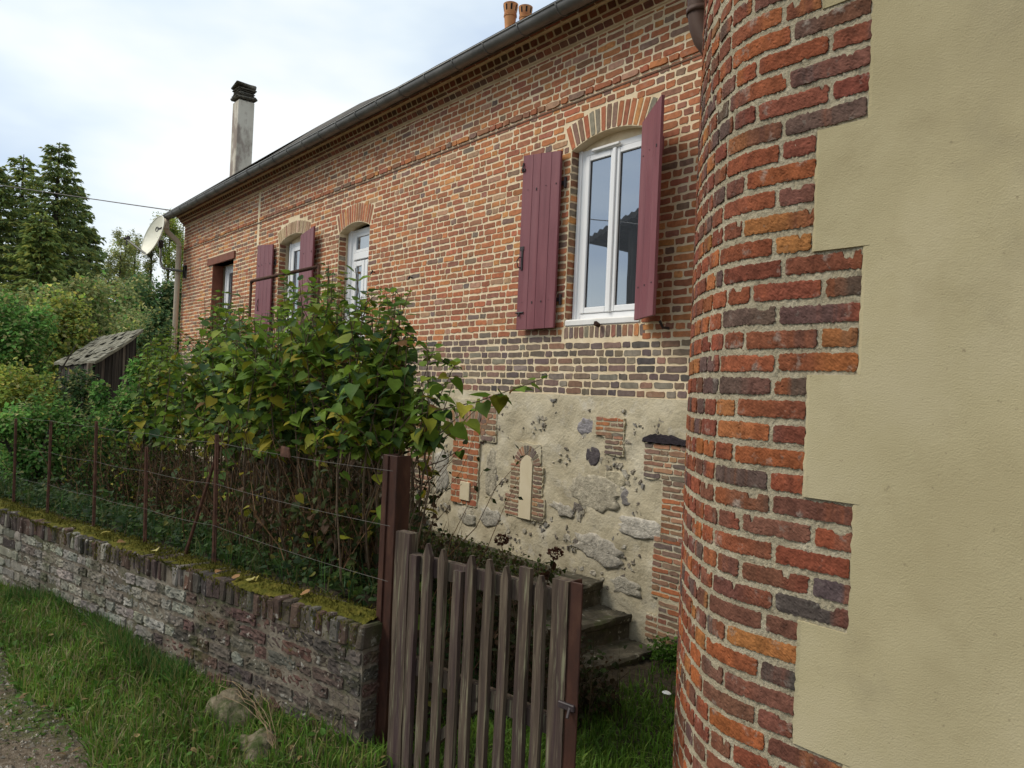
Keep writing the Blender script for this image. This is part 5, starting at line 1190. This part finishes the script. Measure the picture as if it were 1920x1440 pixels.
def broadleaf(label, px, py_top, d, Rw, pal, seed, n=15000, name='poplar'):
    r = random.Random(seed); t = atD(px, py_top, d); gz = float(ground_z(t[0], t[1])); H = t[2]-gz; root = thing(name, label, 'tree', (t[0], t[1], gz), 'pale broadleaf trees')
    tr = MB(); base = np.array([t[0], t[1], gz]); top = t-[0, 0, .5]; tr.tube([base, (base+top)/2+[r.gauss(0, .1), 0, 0], top], [.16, .10, .02], 8)
    mb = MB()
    for k in range(16):
        f = r.uniform(.12, .97); a = r.uniform(0, 6.28); s = base+(top-base)*f; L_ = Rw*(1.1-f*.7)*r.uniform(.5, 1); e = s+np.array([math.cos(a)*L_, math.sin(a)*L_, L_*r.uniform(.6, 1.3)]); tr.tube([s, (s+e)/2+[0, 0, -.1], e], [.05, .03, .01], 5)
        cloud_leaves(mb, e, (Rw*.7, Rw*.7, Rw*.95), n//16, .10, FG[pal], 9, seed*10+k, hollow=.1)
    tr.build('trunk', M_bark, root); mb.build('crown', M_far, root)
broadleaf('thin pale tree between the conifers and the satellite dish', 256, 425, 44, 1.2, 'yel', 41)
broadleaf('pale slender tree directly behind the satellite dish', 288, 408, 46, 1.1, 'wil', 42)
broadleaf('pale slender tree between the satellite dish and the downpipe', 320, 400, 46, 1.2, 'yel', 43)
broadleaf('low pale tree at the foot of the lowest conifer', 228, 455, 42, 1.2, 'wil', 44)
broadleaf('slender tree half hidden behind the downpipe', 345, 398, 48, 1.2, 'yel', 45)
# distant wood that closes the horizon
mb = MB()
for i in range(46):
    a = math.radians(150+i*3.2) if i < 30 else math.radians(60+(i-30)*5); d = 60+rnd.uniform(-6, 10); c = np.array([math.cos(a)*d, math.sin(a)*d, rnd.uniform(-.5, .6)]); cloud_leaves(mb, c, (4.2, 4.2, rnd.uniform(2.2, 3.4)), 1500, .5, FG['drk' if i % 2 else 'wil'], 8, 100+i)
mb.build('distant_wood', M_far, None, label='distant dark wood behind all the other trees', cat='wood', kind='stuff')

# shed
sh = thing('wooden_shed', 'small dark board shed with a mossy grey sloping roof among the bushes', 'shed', tuple(np.append(atD(180, 700, 18)[:2], -1.5)))
Aq, Bq, Cq, Dq = atD(101, 681, 19.3), atD(178, 676, 17.6), atD(269, 617, 18.8), atD(185, 631, 20.6)
mb = MB(); n = 9; P = np.array([[(Aq*(1-s)+Bq*s)*(1-t)+(Dq*(1-s)+Cq*s)*t+[0, 0, -.05*math.sin(math.pi*t)+rnd.gauss(0, .012)] for s in np.linspace(0, 1, 16)] for t in np.linspace(0, 1, n)])
mb.grid(P, (1, 1, 1)); mb.grid(P-[0, 0, .06], (.5, .5, .5)); mb.grid(np.stack([P[0], P[0]-[0, 0, .06]])); mb.grid(np.stack([P[:, -1], P[:, -1]-[0, 0, .07]]))
for k in range(1, n):   # tile laps
    for i in range(15):
        if rnd.random() < .8: q = P[k, i]*.9+P[k-1, i]*.1; q2 = P[k, i+1]*.9+P[k-1, i+1]*.1; e = (P[k-1, i]-P[k, i])*.95; mb.add([q+[0, 0, .006], q2*.97+q*.03+[0, 0, .006], q2*.97+q*.03+e+[0, 0, .014], q+e+[0, 0, .014]], [(0, 1, 2, 3)], np.array([1, 1, 1])*rnd.uniform(.7, 1.25))
mb.build('roof', M_shedroof, sh)
def boards(mb, p, q, zt0, zt1, zb, n):
    for i in range(n):
        a, b = i/n+.004, (i+1)/n-.006; pa_, pb_ = p*(1-a)+q*a, p*(1-b)+q*b; za, zb_ = zt0+(zt1-zt0)*a, zt0+(zt1-zt0)*b; o = rnd.uniform(0, .02)
        dn = np.cross(q-p, [0, 0, 1]); dn /= np.linalg.norm(dn); o3 = dn*o
        mb.add([[*(pa_+o3)[:2], zb], [*(pb_+o3)[:2], zb], [*(pb_+o3)[:2], zb_], [*(pa_+o3)[:2], za]], [(0, 1, 2, 3)], np.array([1, 1, 1])*rnd.choice((.35, .6, .9, 1.6, .5)))
        mb.add([[*(pa_-dn*.02)[:2], zb], [*(pb_-dn*.02)[:2], zb], [*(pb_-dn*.02)[:2], zb_], [*(pa_-dn*.02)[:2], za]], [(0, 1, 2, 3)], (.2, .2, .2))
mb = MB(); ia, ib = Aq*.9+Bq*.1, Aq*.05+Bq*.95; ia = ia*.96+Dq*.04; ib = ib*.96+Cq*.04; ic = Bq*.1+Cq*.85+Dq*.05; id_ = Aq*.1+Dq*.9
boards(mb, ia, ib, ia[2]-.08, ib[2]-.08, -1.6, 14); boards(mb, ib, ic, ib[2]-.08, ic[2]-.1, -1.6, 12); boards(mb, ia, id_, ia[2]-.08, id_[2]-.1, -1.6, 12); boards(mb, id_, ic, id_[2]-.1, ic[2]-.1, -1.6, 12); mb.build('board_wall', M_shedwood, sh)
for f in (.02, .3, .55):
    c = ib*(1-f)+ic*f; mb = MB(); mb.bbox((c[0]-.07, c[1]-.16, -1.6), (c[0]+.03, c[1]-.06, c[2]-.1), .01, (2.6, 2.5, 2.3)); mb.build('post', M_shedwood, sh)
pf = thing('picket_fence', 'short stretch of pale grey palings in front of the shed', 'fence', tuple(np.append(atD(180, 800, 13)[:2], -1.6)))
for i in range(9):
    px = 157+i*6.5; c = atD(px, 762+rnd.uniform(-4, 6), 13+i*.05); mb = MB(); mb.bbox((c[0]-.016, c[1]-.012, -1.55), (c[0]+.024, c[1]+.024, c[2]), .004, (3.0, 3.0, 2.7)); mb.build('paling', M_shedwood, pf)
a, b = atD(155, 790, 13.05), atD(211, 792, 13.45); mb = MB(); mb.tube([a+[.03, .03, 0], b+[.03, .03, 0]], .02, 5, (2.4, 2.3, 2.1)); mb.build('rail', M_shedwood, pf)

# ------------------------------------------------------------------ barn across the lane, seen mirrored in the panes
MY = 5.13
def mir(px, py, Yp): p = atY(px, py, Yp); return np.array([p[0], 2*MY-Yp, p[2]])
barn = thing('corrugated_barn', 'dark barn with a corrugated roof across the lane, mirrored in the large window', 'barn', (-12, -7, -1.7))
mb = MB(); L0, R0_ = mir(1102, 446, 15), mir(1330, 318, 15); n = 60; t = np.linspace(0, 1, n); dv = np.array([0, -8., 0]); lift = .03*np.sin(t*n*1.1)
P = np.array([[L0*(1-f)+R0_*f+[0, 0, 0], ] for f in t])[:, 0]; P[:, 2] += .035*np.sin(np.arange(n)*1.9)
mb.grid(np.stack([P, P+dv])); mb.grid(np.stack([P-[0, 0, .16], P-[0, 0, .16]+dv])); mb.grid(np.stack([P, P-[0, 0, .16]])); mb.build('roof', M_slate, barn)
mb = MB(); f0 = .30; s0 = L0*(1-f0)+R0_*f0; 
mb.add([[s0[0], s0[1]-.4, -1.8], [R0_[0], s0[1]-.4, -1.8], [R0_[0], s0[1]-.4, R0_[2]-.15], [s0[0], s0[1]-.4, s0[2]-.15]], [(0, 1, 2, 3)]); mb.add([[s0[0], s0[1]-.4, -1.8], [s0[0], s0[1]-8, -1.8], [s0[0], s0[1]-8, s0[2]-.15], [s0[0], s0[1]-.4, s0[2]-.15]], [(0, 1, 2, 3)]); mb.build('wall', M_shedwood, barn)
mb = MB(); mb.tube([mir(1040, 404, 12), mir(1140, 414, 12)], .012, 5); mb.tube([mir(1140, 414, 12), mir(1400, 445, 12)], .012, 5); mb.build('barn_cable', M_iron, None, label='thin black cable crossing the lane towards the barn', cat='cable')
